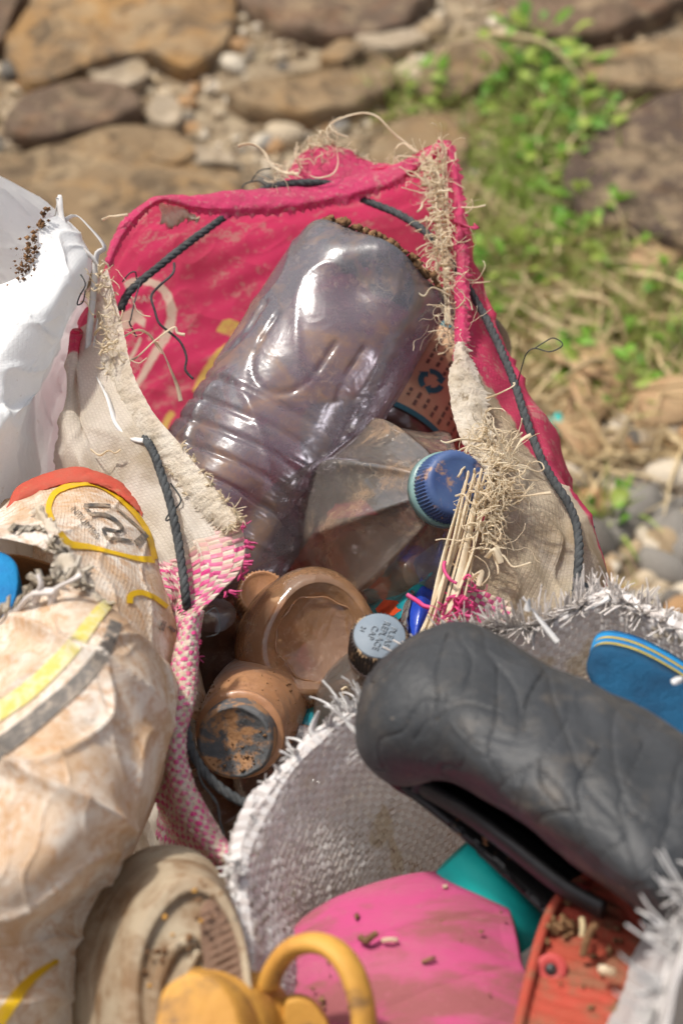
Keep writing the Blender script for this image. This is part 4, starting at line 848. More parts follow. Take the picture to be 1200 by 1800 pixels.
lt([(716,1046,1.06),(735,1058,1.055),(748,1066,1.05),(775,1070,1.045),(800,1072,1.042)], .0016, M['thread_pink'], flat=.8)
lt([(800,1072,1.045),(812,1050,1.05),(808,1020,1.055)], .0007, M['thread_pink'])
lt([(160,790,1.11),(175,800,1.1),(190,792,1.1),(202,796,1.1),(212,790,1.1)], .001, M['straw'])
lt([(172,560,1.165),(165,640,1.16),(190,700,1.13),(205,745,1.118),(232,770,1.11),(262,775,1.1)], .0018, M['thread_white'], flat=.25)
# ================================================================== BLACK ROPE threaded round the mouth
rope = thing('rope', 'weathered black twisted rope threaded round the mouth of the pink sack', 'rope', P(600, 900, 1.3) * [1, 1, 0])
def rope_run(path, R=.0025, n=260, turns=9, seed=0):
    p, L = by_length(crom(path if isinstance(path, np.ndarray) else PA(path), n * 2), n); p = smooth_path(p, 7, 3); turns = L / .016; t, nn, bb = frames(p); a = np.linspace(0, turns * 2 * np.pi, n)
    mb = None
    for k in range(3):
        q = p + R * .40 * (np.cos(a + k * 2.094)[:, None] * nn + np.sin(a + k * 2.094)[:, None] * bb)
        v, f = tube_geo(q, R * .64 * (1 + .06 * np.sin(np.linspace(0, 60, n) + k)), 8); mesh('strand', v, f, M['rope'], rope)
rp = [(212,545,1.195),(222,515,1.198),(262,482,1.205),(320,435,1.222),(370,398,1.238),(410,370,1.252),(440,345,1.272),(480,326,1.268),(520,321,1.264),(560,320,1.266),(600,328,1.275),(640,352,1.268),(690,370,1.258),(740,400,1.243),(775,435,1.23),(795,462,1.232)]; rp = np.concatenate([PA(rp), ON(PS, [(822,505),(848,548),(876,605),(903,670),(925,740),(948,800),(972,845),(1000,885),(1014,925),(1018,970),(1014,1020),(1012,1060)], (19.6, 27), (0, 3), .011)])
rope_run(rp, n=620, turns=26)
rope_run(np.concatenate([PA([(205,640,1.17),(235,735,1.14)]), ON(PS, [(268,790),(286,840),(301,890),(313,950),(322,1010),(328,1062)], (5.2, 10), (0, 1.6), .006), PA([(330,1110,1.065),(322,1165,1.05)]), PA([(318,1205,1.012)]), PA([(322,1240,1.006),(332,1310,.992),(360,1362,.984),(400,1396,.978),(450,1424,.972)])]), .0025, 420, 16)
kn = PA([(1000,1048,1.095),(1016,1036,1.088),(1034,1046,1.09),(1030,1066,1.094),(1008,1070,1.09),(1000,1054,1.086),(1022,1046,1.084)])
tube('knot', kn, .0046, M['rope'], rope, n=60, seg=10)
def rt(path, r=.00045): return tube('loose_strand', PA(path), r, M['rope'], rope, n=40, seg=5)
rt([(306,462,1.2),(304,480,1.19),(280,502,1.185),(266,520,1.183),(272,545,1.182),(280,568,1.182),(300,585,1.182),(318,602,1.182),(328,628,1.182),(326,650,1.182),(340,666,1.182)], .0008)
rt([(248,492,1.195),(238,525,1.185),(230,560,1.18),(228,568,1.18),(240,592,1.18)], .0005)
rt([(215,495,1.19),(228,480,1.188),(238,478,1.188),(240,490,1.19)], .0005)
rt([(905,690,1.2),(918,640,1.18),(926,620,1.175),(940,612,1.172),(965,618,1.17),(985,610,1.17),(987,602,1.17),(972,594,1.17),(955,602,1.17),(940,612,1.17)], .0004)
rt([(300,850,1.088),(318,880,1.075),(296,905,1.075),(292,915,1.075),(300,912,1.075)], .0005)
rt([(355,1380,.98),(380,1410,.975),(388,1450,.97),(400,1490,.962)], .0006)
rt([(345,1330,.985),(352,1370,.98),(372,1400,.976),(384,1420,.974)], .0005)
rt([(360,1080,1.03),(380,1070,1.03),(385,1110,1.03),(362,1120,1.03)], .0003)
rt([(968,850,1.155),(975,880,1.142),(990,905,1.132),(995,940,1.12),(1000,980,1.11),(1008,1010,1.1),(1010,1040,1.09)], .0011)
rt([(470,330,1.262),(455,318,1.26),(432,322,1.26),(425,330,1.26)], .0005)
rt([(440,320,1.262),(455,300,1.26),(475,296,1.262)], .0004)
rt([(1020,925,1.13),(1035,926,1.125),(1045,926,1.125)], .0008)
# ================================================================== WHITE SACK (left)
wht = thing('white_sack', 'bright white plastic sack with clay-smeared torn mouth at the left edge', 'sack', P(-60, 700, 1.25) * [1, 1, 0])
W0 = [(98,378,1.165),(70,392,1.15),(66,440,1.14),(36,484,1.135),(-40,512,1.13),(-160,540,1.13),(-260,470,1.2),(-200,330,1.28),(-90,282,1.27),(-10,305,1.235),(48,335,1.205),(82,356,1.185)]
W1 = [(150,466,1.178),(138,486,1.155),(112,516,1.132),(66,562,1.11),(-40,590,1.10),(-200,600,1.11)]
W2 = [(132,570,1.195),(124,604,1.165),(100,650,1.135),(50,690,1.11),(-50,710,1.09),(-240,710,1.10)]
W3 = [(92,740,1.20),(84,785,1.175),(64,830,1.145),(20,870,1.12),(-60,880,1.10),(-280,880,1.12)]
a0 = PA(W0); wc = a0.mean(0); wout = a0 - wc; wout[:, 2] = 0; wout = nrm(wout)
def wring(lst, dz): return np.array([P(*lst[i]) if i < 6 else a0[i] + wout[i] * .015 * dz / .06 + np.array([0, .0, -dz]) for i in range(12)])
b1, b2, b3 = wring(W1, .05), wring(W2, .11), wring(W3, .2)
for q_, xm in ((b1, -.150), (b2, -.166), (b3, -.180)): q_[:, 0] = np.minimum(q_[:, 0], xm)
b4 = b3.copy(); b4[:, 2] = .12; b5 = b3 - wout * .03; b5[:, 2] = .004; b6 = wc + (b3 - wc) * .3; b6[:, 2] = .003
WSG = 1.0
WS = Surf([a0, a0 * .5 + b1 * .5 + wout * .004, b1, b2, b3, b4, b5, b6], closed=True, disp=lambda p, u, v: WSG * np.clip(v, .15, 1) * (.002 * wav(p, 38, 11, 6) + .004 * ridge(p * [1, .8, .6], 40, 12) ** 6 + .0022 * ridge(p @ np.array([[1, .5, 0], [-.3, 1, .4], [0, .2, 1]]), 90, 14) ** 6 + .0010 * ridge(p, 210, 15) ** 5))
WSG = 1.0 if WS.raw(np.array([3.0]), np.array([2.0]))[0] @ np.zeros(3) + WS.normal0(np.array([3.0]), np.array([2.0]))[0] @ (CAMP - b1[3]) > 0 else -1.0
WS.build('sack_body', M['white_sack'], wht, nu=300, nv=170, thick=0, mask={'soil': lambda p, u, v: np.clip(1.15 - v * .75, 0, 1)})
mb = MB(); r_ = np.random.RandomState(3)
e = crom(PA(W0[:5]), 40)
cp_ = ON(WS, [(58,412),(52,440),(47,462),(40,486)], (0, 4), (0, 2), .001); cp_ = crom(cp_, 60); crumbs(mb, [cp_[r_.randint(60)] + r_.normal(size=3) * .003 for _ in range(320)], .0003, .0014, r_); mb.build('clay_crumbs', M['mud'], wht, kind='stuff')
mb = MB(); cp_ = crom(ON(WS, [(86,372),(74,390),(68,404)], (0, 4), (0, 2), .001), 40); crumbs(mb, [cp_[r_.randint(40)] + r_.normal(size=3) * .0015 for _ in range(80)], .0003, .0016, r_); mb.build('brown_smear', M['mud'], wht, kind='stuff')
tube('wire', PA([(142,482,1.15),(150,500,1.148),(140,520,1.148),(136,535,1.148),(146,530,1.148),(150,510,1.148)]), .0004, M['rope'], wht, n=30, seg=4)
# ================================================================== PRINTED SACK (front left)
prt = thing('printed_sack', 'clay-stained white sack with red hem and yellow printed ring, front left', 'sack', P(100, 1300, .98) * [1, 1, 0])
BK = [
 [(-90,980,1.14),(8,955,1.14),(60,930,1.155),(140,915,1.16),(215,940,1.155),(265,985,1.15),(300,1050,1.155)],
 [(-70,940,1.09),(22,888,1.10),(75,858,1.11),(140,846,1.112),(205,866,1.11),(252,905,1.11),(288,985,1.13)],
 [(-70,938,1.06),(32,905,1.06),(95,888,1.055),(160,885,1.055),(222,915,1.06),(275,972,1.075),(306,1065,1.11)],
 [(-70,942,1.03),(15,925,1.025),(88,930,1.01),(162,962,1.012),(232,1000,1.022),(292,1062,1.048),(318,1135,1.09)],
 [(-70,945,1.00),(0,932,1.0),(96,948,.988),(148,1018,.982),(216,1065,.988),(286,1122,1.018),(322,1195,1.07)],
 [(-70,960,.99),(4,950,.988),(112,982,.978),(170,1050,.968),(206,1095,.965),(276,1165,1.0),(322,1245,1.06)],
]
bk = np.array([PA(r) for r in BK])
g0 = bk[:, -1] + np.array([.012, .02, -.10]); g1 = bk[:, -1] + np.array([.0, .03, 0]); g1[:, 2] = .004
bk = np.concatenate([bk, g0[:, None], g1[:, None]], 1)
top0 = bk[0].copy(); top0[:, 2] = np.minimum(top0[:, 2], .25); top0[:, 1] += .01
bk = np.concatenate([top0[None], bk], 0)
def pr_disp(p, u, v): return BS.sgn * (.0012 * wav(p, 50, 21, 6) + .0026 * ridge(p @ np.array([[1, .4, 0], [0, 1, 0], [.2, 0, 1]]), 40, 24) ** 4 + .0012 * ridge(p @ np.array([[1, -.5, 0], [.2, 1, 0], [0, .3, 1]]), 110, 23) ** 6)
BS = Surf(bk, disp=pr_disp)
BS.sgn = 1.0 if BS.normal0(np.array([3.0]), np.array([3.0]))[0] @ (CAMP - bk[3, 3]) > 0 else -1.0
BS.build('back_panel', M['printed'], prt, nu=260, nv=220, thick=0)
FR = [
 [(-90,1120,.965),(0,1092,.963),(50,1052,.963),(105,1022,.963),(150,1032,.962),(196,1066,.962),(242,1112,.97),(300,1172,1.01),(326,1222,1.05)],
 [(-90,1170,.935),(0,1140,.935),(54,1100,.938),(110,1070,.94),(158,1066,.945),(204,1084,.950),(250,1130,.962),(306,1190,1.0),(328,1240,1.045)],
 [(-90,1235,.91),(0,1205,.908),(60,1165,.91),(120,1132,.914),(170,1112,.922),(216,1118,.934),(262,1155,.95),(308,1212,.988),(327,1262,1.04)],
 [(-90,1335,.888),(0,1312,.883),(60,1272,.883),(120,1232,.888),(175,1204,.897),(222,1204,.91),(266,1232,.93),(294,1284,.968),(306,1312,1.03)],
 [(-90,1445,.865),(0,1432,.859),(60,1402,.859),(116,1370,.864),(166,1346,.875),(211,1338,.89),(251,1348,.912),(272,1374,.955),(280,1392,1.02)],
 [(-90,1565,.85),(0,1552,.844),(52,1530,.844),(102,1502,.849),(147,1474,.86),(187,1454,.876),(210,1452,.90),(238,1460,.948),(244,1476,1.01)],
 [(-90,1648,.862),(0,1638,.86),(46,1620,.86),(92,1598,.865),(132,1570,.875),(167,1542,.891),(197,1524,.915),(212,1520,.96),(220,1536,1.01)],
 [(-90,1660,.90),(0,1652,.90),(46,1638,.90),(92,1616,.905),(132,1590,.915),(167,1562,.93),(197,1544,.95),(230,1534,.98),(244,1560,1.02)],
 [(-90,1720,.895),(0,1715,.893),(46,1708,.895),(92,1690,.905),(130,1665,.922),(165,1635,.94),(197,1610,.96),(230,1590,.985),(250,1600,1.02)],
 [(-90,1800,.87),(0,1800,.868),(46,1798,.872),(92,1785,.885),(128,1760,.91),(160,1730,.94),(197,1690,.965),(230,1650,.99),(255,1650,1.02)],
]
fr = np.array([PA(r) for r in FR])
e0 = fr[-1] + np.array([-.01, -.03, -.10]); e1 = fr[-1] + np.array([-.01, -.03, 0]); e1[:, 2] = .18; e2 = e1 + np.array([0, .01, 0]); e2[:, 2] = .004
fr = np.concatenate([fr, e0[None], e1[None], e2[None]], 0)
FSG = 1.0
FS = Surf(fr, disp=lambda p, u, v: FSG * np.clip(v * .8, .35, 1) * np.clip((7.6 - u) / 2.2, .15, 1) * (.0022 * wav(p, 34, 31, 6) + .0085 * ridge(p @ np.array([[1, .6, 0], [0, 1, 0], [0, .3, 1]]), 28, 32) ** 8 + .0040 * ridge(p @ np.array([[1, -.4, 0], [.3, 1, 0], [0, .5, 1]]), 66, 34) ** 9 + .0012 * ridge(p, 170, 36) ** 8))
FSG = 1.0 if FS.normal0(np.array([3.0]), np.array([4.0]))[0] @ (CAMP - fr[4, 3]) > 0 else -1.0
FS.build('front_panel', M['printed'], prt, nu=260, nv=300, thick=0)
# the inside, seen through the torn gap
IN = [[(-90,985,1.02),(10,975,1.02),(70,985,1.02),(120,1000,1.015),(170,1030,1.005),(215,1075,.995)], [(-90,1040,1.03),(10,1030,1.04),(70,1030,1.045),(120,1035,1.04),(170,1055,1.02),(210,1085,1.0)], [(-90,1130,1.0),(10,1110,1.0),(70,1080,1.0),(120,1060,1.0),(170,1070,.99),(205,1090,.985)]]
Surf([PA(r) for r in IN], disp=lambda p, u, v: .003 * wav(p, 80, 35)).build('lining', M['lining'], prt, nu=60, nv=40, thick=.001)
# red binding along the top
t0 = [(12,892,1.082),(32,856,1.09),(80,834,1.098),(128,823,1.10),(168,829,1.10),(208,847,1.10),(238,873,1.098),(252,894,1.096)]
t1 = [(20,905,1.078),(40,880,1.083),(86,859,1.088),(130,848,1.09),(168,850,1.091),(204,866,1.091),(234,890,1.09),(250,908,1.09)]
strip('red_hem', t0, t1, M['red_hem'], prt, 90, .002, .0018, .0006, .001, 71)
UB, VB = (0, 6), (1.6, 6)
decal('yellow_print', BS, [stroke_px([(92,918),(86,895),(98,868),(130,854),(165,852),(198,868),(225,892),(248,920),(262,950),(270,984)], 10, 70), stroke_px([(104,938),(122,958),(160,964),(205,975),(240,983),(270,985)], [9 + 3 * math.sin(k * .2) for k in range(40)], 40), stroke_px([(226,1062),(228,1048),(246,1043),(270,1052),(292,1068)], [12 - .2 * k for k in range(24)], 24)], M['ink_yellow'], prt, UB, VB)
def Z(pts): return [(20 + x / 4, 820 + y / 4) for x, y in pts]
decal('black_numerals', BS, [stroke_px(Z(a), w_, 24) for a, w_ in (([(690,285),(600,280),(512,282)], 6), ([(512,282),(535,315),(555,345)], 6), ([(555,345),(640,345),(710,375),(768,432),(768,466)], 6.5), ([(766,468),(700,455),(640,440)], 5), ([(640,440),(652,480),(672,515)], 6), ([(672,515),(750,518),(840,530)], 5.5), ([(728,295),(830,385),(935,478)], 4), ([(865,548),(905,515),(942,478)], 12))], M['ink_black'], prt, UB, VB)
decal('black_mark', BS, [poly_px(Z([(1025,1145),(1050,1085),(1080,1100),(1060,1165)])), stroke_px(Z([(1100,1125),(1140,1165)]), 6, 8)], M['ink_black'], prt, UB, VB)
decal('black_lettering', BS, [text_px('NTUMBA', 17, (149, 921), .87)], M['ink_black'], prt, UB, VB)
UF, VF = (0, 8), (0, 9)
decal('yellow_stripe', FS, [stroke_px([(-40,1275),(40,1225),(100,1170),(140,1125),(165,1090),(188,1062)], np.linspace(34, 20, 50), 50)], M['ink_lemon'], prt, UF, VF)
decal('yellow_stripe', FS, [stroke_px([(-20,1820),(20,1765),(60,1720),(100,1690)], np.linspace(26, 10, 30), 30)], M['ink_yellow'], prt, UF, VF)
decal('black_stripe', FS, [stroke_px([(-40,1345),(30,1295),(90,1245),(140,1200),(180,1150),(203,1095)], np.linspace(36, 22, 50), 50)], M['ink_charcoal'], prt, UF, VF)
fray('frayed_front_edge', [(-20,1095,.958),(40,1056,.958),(90,1028,.958),(130,1022,.958),(165,1042,.958),(195,1066,.958)], [(0, -1, -.3), (.2, -1, -.3), (.2, -1, -.3), (.1, -1, -.3), (.3, -.8, -.3), (.4, -.6, -.3)], 75, .004, .017, .0055, M['cuff'], prt, 72, .55)
fray('frayed_back_edge', [(-10,932,.995),(30,925,.995),(85,935,.988),(110,965,.978),(135,1005,.976),(170,1045,.966),(195,1075,.962)], [(-.5, .6, -.2), (-.5, .6, -.2), (-.6, .5, -.2), (-.8, .4, -.2), (-.8, .4, -.2), (-.7, .5, -.2), (-.5, .6, -.2)], 80, .003, .011, .0045, M['cuff'], prt, 73, .55)
# a stiff curled tatter standing on the torn edge
strip('curled_tatter', [(72,892,1.03),(92,918,1.01),(112,950,.99),(140,995,.972),(182,1050,.958)], [(60,892,1.032),(78,930,1.012),(92,965,.99),(112,1010,.972),(160,1062,.958)], M['cuff'], prt, 60, .006, .0016, .0022, .004, 75)
for pth in ([(90,1080,.95),(96,1040,.945),(130,1018,.943),(142,1010,.943)], [(60,1060,.952),(72,1030,.946),(66,1010,.946)], [(30,1075,.955),(55,1045,.948),(95,1040,.944)]): lt(pth, .0022, M['thread_grey'], prt, 'stiff_thread', flat=.5)
# ================================================================== GREY WOVEN SACK (front)
gry = thing('grey_woven_sack', 'greyish white woven sack with frayed rim holding the old shoes in front', 'sack', P(800, 1500, 1.0) * [1, 1, 0])
G0 = [(452,1800,.86),(432,1660,.885),(420,1530,.912),(455,1430,.938),(505,1352,.956),(565,1290,.97),(640,1238,.985),(740,1165,1.0),(840,1108,1.012),(950,1098,1.012),(1060,1050,1.018),(1150,1085,1.0),(1270,1150,.98),(1420,1290,.93),(1430,1450,.87),(1290,1520,.82),(1225,1610,.79),(1175,1710,.77),(1130,1850,.75),(900,2080,.74),(650,2080,.77),(500,1960,.82)]
G1 = [(500,1830,.885),(492,1700,.91),(492,1600,.935),(525,1500,.957),(570,1425,.974),(625,1365,.986),(695,1315,1.0),(790,1255,1.012),(880,1225,1.025),(962,1200,1.025),(1060,1160,1.03),(1150,1180,1.01),(1230,1240,.99),(1300,1360,.95),(1290,1470,.89),(1230,1560,.84),(1170,1660,.81),(1120,1760,.79),(1090,1880,.77),(900,2060,.77),(660,2060,.79),(540,1960,.84)]
G2 = [(560,1820,.92),(550,1720,.945),(560,1650,.962),(600,1580,.975),(650,1510,.998),(705,1455,1.03),(770,1420,1.035),(840,1370,1.035),(900,1360,1.04),(980,1330,1.04),(1050,1300,1.04),(1120,1310,1.03),(1180,1350,1.01),(1220,1430,.97),(1200,1530,.92),(1170,1620,.87),(1120,1720,.84),(1080,1800,.82),(1040,1880,.81),(900,2000,.82),(700,2000,.84),(600,1920,.87)]
q0, q1, q2 = PA(G0), PA(G1), PA(G2)
cen = q2.mean(0); q3 = q2 + (cen - q2) * .35; q3[:, 2] = q2[:, 2] - .055
q4 = cen + (q2 - cen) * .05; q4[:, 2] = cen[2] - .07
gout = q0 - q0.mean(0); gout[:, 2] = 0; gout = nrm(gout)
s1 = q0 + gout * .012 + np.array([0, 0, -.03]); kk = np.array([0 if 3 <= i <= 11 else 1 for i in range(22)])[:, None]; s1 = s1 - gout * .012 * (1 - kk); s2 = q0 + gout * .03 * kk; s2[:, 2] = .28; s3 = q0 + gout * .025 * kk; s3[:, 2] = .10; s4 = q0 + gout * .0; s4[:, 2] = .004
# left rim rolls outward and shows its lit outer side
s1[0:4] = PA([(440,1860,.875), (418,1720,.905), (404,1600,.935), (425,1500,.955)])
GSF = Surf([q4, q3, q2, q1, q1 * .5 + q0 * .5 + np.array([0, 0, .0]), q0, s1, s2, s3, s4], closed=True, disp=lambda p, u, v: .0022 * wav(p, 50, 41, 6) + .0018 * ridge(p, 62, 42) ** 2)
M['grey_back'] = simple('dull_grey_fabric', (.52, .49, .47), (.45, .42, .40), .6, 20, .3, .001, 160, transl=.2)
GSF.build('sack_wall', M['grey_back'], gry, nu=170, nv=200, u0=12.5, u1=22.0, thick=0); GSF.build('sack_outside', M['grey_back'], gry, nu=60, nv=60, u0=0, u1=2.2, v0=6.2, thick=0); GSF.build('sack_inside', M['grey_back'], gry, nu=170, nv=40, u0=0, u1=12.5, v1=1.3, thick=0)
p, f, rn, pr, cu, cv = weave_geo(GSF, 0, 12.6, 1.2, 6.3, .0034, .00055, None, side=1.0)
sgn = 1.0
# put the tapes on whichever face looks up out of the mouth
mid_n = GSF.normal0(np.array([5.0]), np.array([3.0]))[0]
if mid_n @ (CAMP - q1[5]) < 0: p, f, rn, pr, cu, cv = weave_geo(GSF, 0, 12.6, 1.2, 6.3, .0034, .00055, None, side=-1.0); sgn = -1.0
mesh('tape_weave', p, f, M['grey_weave'], gry, attrs={'rnd': rn, 'par': pr}, smooth=False, kind='stuff')
def gfray(name, idx, dirs, n, l0, l1, wd, m, seed, curl=.7, droop=0, clump=.3): return fray(name, [G0[i] for i in idx], dirs, n, l0, l1, wd, m, gry, seed, curl, droop, 120, clump)
gfray('frayed_left_edge', [0, 1, 2, 3, 4, 5, 6], [(-1, -.1, -.2), (-1, -.1, -.2), (-1, .2, -.3), (-.9, -.1, -.2), (-.8, -.4, -.1), (-.5, -.9, -.1), (-.2, -1, 0)], 260, .004, .014, .0028, M['thread_white'], 81, .8)
gfray('frayed_tip', [5, 6], [(-.1, -1, 0), (.2, -1, -.1)], 46, .008, .022, .0026, M['thread_white'], 82, .6)
gfray('frayed_back_edge', [7, 8, 9, 10, 11, 12], [(-.5, -.8, -.3), (-.7, -.6, -.5), (-.3, -1, -.3), (0, -1, 0), (.3, -1, 0), (.4, -.8, 0)], 640, .004, .018, .0017, M['thread_grey'], 83, .3, 0, .13)
gfray('frayed_inner_rim', [8, 9, 10, 11, 12], [(-.5, .3, -.6), (-.4, .2, -.8), (-.2, .2, -.8), (0, .3, -.8), (0, .4, -.8)], 380, .006, .022, .0026, M['thread_grey'], 85, .35, 0, .16)
gfray('frayed_front_edge', [14, 15, 16, 17, 18], [(-1, -.2, -.6), (-1, -.2, -.6), (-1, -.3, -.6), (-1, -.3, -.6), (-1, -.2, -.6)], 330, .006, .026, .0028, M['thread_white'], 84, .45, 0, .2)
for pth in ([(918,1050,.99),(945,1085,.988),(980,1130,.985)], [(930,1052,.985),(926,1075,.985)], [(1040,1070,.99),(1070,1050,.985)], [(560,1250,.965),(548,1285,.966),(560,1300,.966)], [(590,1245,.968),(610,1270,.968),(628,1290,.968)], [(1200,1195,.9),(1180,1200,.9)]): lt(pth, .0018, M['thread_white'], gry, 'loose_tape', flat=.25)
# ================================================================== BOTTLES in the pink sack
def bthing(name, label, p0, p1, group='plastic bottles in the pink sack'): return thing(name, label, 'bottle', np.minimum(p0, p1) * [1, 1, 1], group)
# --- big crumpled purple-tinted bottle
p0, p1 = P(668, 466, 1.225), P(272, 1080, 1.17)
b = thing('plastic_bottle', 'large crumpled purple-tinted clear bottle, upside down with muddy base', 'bottle', p1, 'plastic bottles in the pink sack')
def uloop(tc, ac, ht, hw, rad=.055):
    """U-shaped moulded groove in (length, angle)"""
    s = np.linspace(-1, 1, 60); a = ac + hw * np.clip(s * 1.5, -1, 1); t_ = tc + ht * np.where(np.abs(s) < .66, np.sqrt(np.clip(1 - (s / .66) ** 2, 0, 1)), -(np.abs(s) - .66) * 2.2)
    return t_, a
def groove(T, A, path, wd, L=.28, R=.052):
    t_, a = path; dd = np.full(T.shape, 9.)
    for x, y in zip(t_, a):
        da = (A - y + np.pi) % (2 * np.pi) - np.pi; dd = np.minimum(dd, np.hypot((T - x) * L, da * R))
    return np.exp(-(dd / wd) ** 2)
def big_mod(T, A, R):
    k = np.zeros_like(T)
    for tc, ac in ((.33, -.75), (.36, .35), (.34, 1.45), (.35, 2.6), (.35, -1.9)): k -= .0022 * groove(T, A, uloop(tc, ac, .10, .40), .0015)
    for tr in (.47, .525, .58, .635, .69): k -= .0024 * np.exp(-((T - tr - .012 * np.sin(2 * A)) / .0055) ** 2)
    pts = np.stack([T * .28, np.cos(A) * .052, np.sin(A) * .052], -1)
    body_ = np.clip(T * 12, 0, 1) * np.clip((1 - T) * 4, 0, 1)
    k += body_ * (.0009 * wav(pts, 60, 91, 5) + .0011 * (ridge(pts, 75, 92) ** 6 - .1) * (1 + 1.6 * np.exp(-((T - .62) / .16) ** 2)))
    for tc, ac, dp, w1, w2 in ((.62, -.95, .011, .09, .35), (.70, -.35, .007, .07, .3), (.14, .1, .007, .06, .35), (.12, -.6, -.003, .05, .3), (.66, .9, .004, .1, .4), (.82, -.2, .006, .06, .5), (.45, -.2, .003, .08, .5)):
        da = (A - ac + np.pi) % (2 * np.pi) - np.pi; k -= dp * np.exp(-((T - tc) / w1) ** 2 - (da / w2) ** 2)
    foot = np.exp(-((T - .0) / .05) ** 2); k += foot * .004 * np.cos(5 * A) 
    return k
lathe('bottle_wall', p0, p1, [(.035, .006), (.02, .018), (.002, .034), (.0, .040), (.012, .046), (.05, .0505), (.12, .0525), (.3, .053), (.5, .0525), (.66, .0535), (.74, .052), (.81, .046), (.88, .033), (.935, .020), (.96, .0145), (.99, .0138), (1.0, .0138)], M['pet_purple'], b, seg=220, n=360, mod=big_mod)
lathe('neck_ring', p0 + (p1 - p0) * .962, p0 + (p1 - p0) * .972, [(0, .0142), (0, .0165), (1, .0165), (1, .0142)], M['pet_purple'], b, seg=40, sharp=True)
# mud caked on the base
x, y, z = basis(p0, p1); mb = MB(); r_ = np.random.RandomState(8)
for i in range(300):
    a = r_.rand() * 6.28; rr = .044 * math.sqrt(r_.rand()) if r_.rand() < .6 else .044 + r_.normal() * .002; c = p0 - z * (.0005 if rr > .034 else -.006) + rr * (math.cos(a) * x + math.sin(a) * y); s = .0012 + .0022 * r_.rand()
    v = r_.normal(size=(8, 3)); v = nrm(v) * s * (.7 + .5 * r_.rand(8, 1)); v = np.array([[1, 0, 0], [-1, 0, 0], [0, 1, 0], [0, -1, 0], [0, 0, 1], [0, 0, -1]]) * s * (1 + .35 * r_.normal(size=(6, 1))) + c
    mb.add(v, [[0, 2, 4], [2, 1, 4], [1, 3, 4], [3, 0, 4], [2, 0, 5], [1, 2, 5], [3, 1, 5], [0, 3, 5]])
mb.build('mud_crust', M['mud'], b, kind='stuff')
# --- clear bottle with faceted shoulder and blue cap
p0, p1 = P(545, 968, 1.300), P(806, 850, 1.088)
b = thing('plastic_bottle', 'dusty clear bottle with faceted shoulder and scuffed blue cap', 'bottle', p0, 'plastic bottles in the pink sack')
def fac_mod(T, A, R):
    s = np.clip((T - .50) / .12, 0, 1) * np.clip((.93 - T) / .06, 0, 1); n_ = 8
    ph = (A + .15) % (2 * np.pi / n_) - np.pi / n_; poly = R * (np.cos(np.pi / n_) / np.cos(ph) - 1) * 1.35 * s
    rib = .0028 * s * np.exp(-((np.pi / n_ - np.abs(ph)) / .075) ** 2) * np.clip((T - .6) * 20, 0, 1)
    k = poly + rib
    for tr in (.18, .26, .34, .42): k -= .0022 * np.exp(-((T - tr) / .012) ** 2)
    pts = np.stack([T * .25, np.cos(A) * .045, np.sin(A) * .045], -1); return k + .0012 * wav(pts, 80, 95, 5) * np.clip((.92 - T) * 8, 0, 1)
lathe('bottle_wall', p0, p1, [(.02, .004), (.0, .030), (.02, .040), (.08, .050), (.3, .0505), (.5, .0515), (.58, .0535), (.65, .0525), (.74, .0455), (.82, .034), (.88, .0235), (.905, .0185), (.93, .0178), (.955, .0178)], M['pet_clear'], b, seg=128, n=150, mod=fac_mod)
L = np.linalg.norm(p1 - p0); ax = (p1 - p0) / L
lathe('neck_ring', p0 + ax * L * .905, p0 + ax * L * .935, [(0, .0182), (0, .0212), (1, .0212), (1, .0185)], M['cap_teal'], b, seg=60, sharp=True)
def ribs(T, A, R): return np.where((T > .06) & (T < .80), .00045 * np.sign(np.sin(A * 60)), 0)
cp = lathe('cap', p0 + ax * L * .93, p0 + ax * L * 1.0, [(0, .0192), (.06, .0196), (.07, .0198), (.79, .0192), (.82, .0190), (.93, .0180), (.985, .0165), (1.0, .0150), (.985, .0138), (.97, .0128), (.965, .006), (.965, .0)], M['cap_blue'], b, seg=240, sharp=True, mod=ribs)
cl = p0 + ax * (L * .965 + .0006); x, y, z = basis(p0, p1)
r_ = np.random.RandomState(12)
# --- mud-filmed bottle lying base outwards
p0, p1 = P(562, 1122, 1.095), P(455, 1165, 1.27)
b = thing('plastic_bottle', 'mud-filmed clear bottle lying with its round base toward the viewer', 'bottle', p1, 'plastic bottles in the pink sack')
def br_mod(T, A, R):
    pts = np.stack([T * .17, np.cos(A) * .04, np.sin(A) * .04], -1); k = .0011 * wav(pts, 110, 97, 5)
    for tr in (.30, .42): k = k - .0022 * np.exp(-((T - tr) / .02) ** 2)
    return k * np.clip(R / .02, 0, 1) + .002 * np.cos(3 * A + .5) * np.clip(R / .03, 0, 1)
lathe('bottle_wall', p0, p1, [(.06, .0), (.055, .008), (.04, .018), (.025, .0235), (.012, .0265), (.004, .0285), (.0, .0300), (.01, .0335), (.05, .0375), (.12, .0395), (.22, .039), (.3, .0375), (.45, .037), (.6, .036), (.8, .030), (.9, .015), (1., .013)], M['pet_brown'], b, seg=120, n=130, mod=br_mod)
x, y, z = basis(p0, p1)
a = np.linspace(0, 2 * np.pi, 70, endpoint=False); rr = .0235 * (1 + .03 * np.sin(5 * a) + .03 * np.sin(9 * a + 1))
tube('moulded_ring', [p0 + z * .004 + r__ * (math.cos(q) * x + math.sin(q) * y) for q, r__ in zip(a, rr)], .0006, M['pet_brown'], b, n=120, seg=6, closed=True)
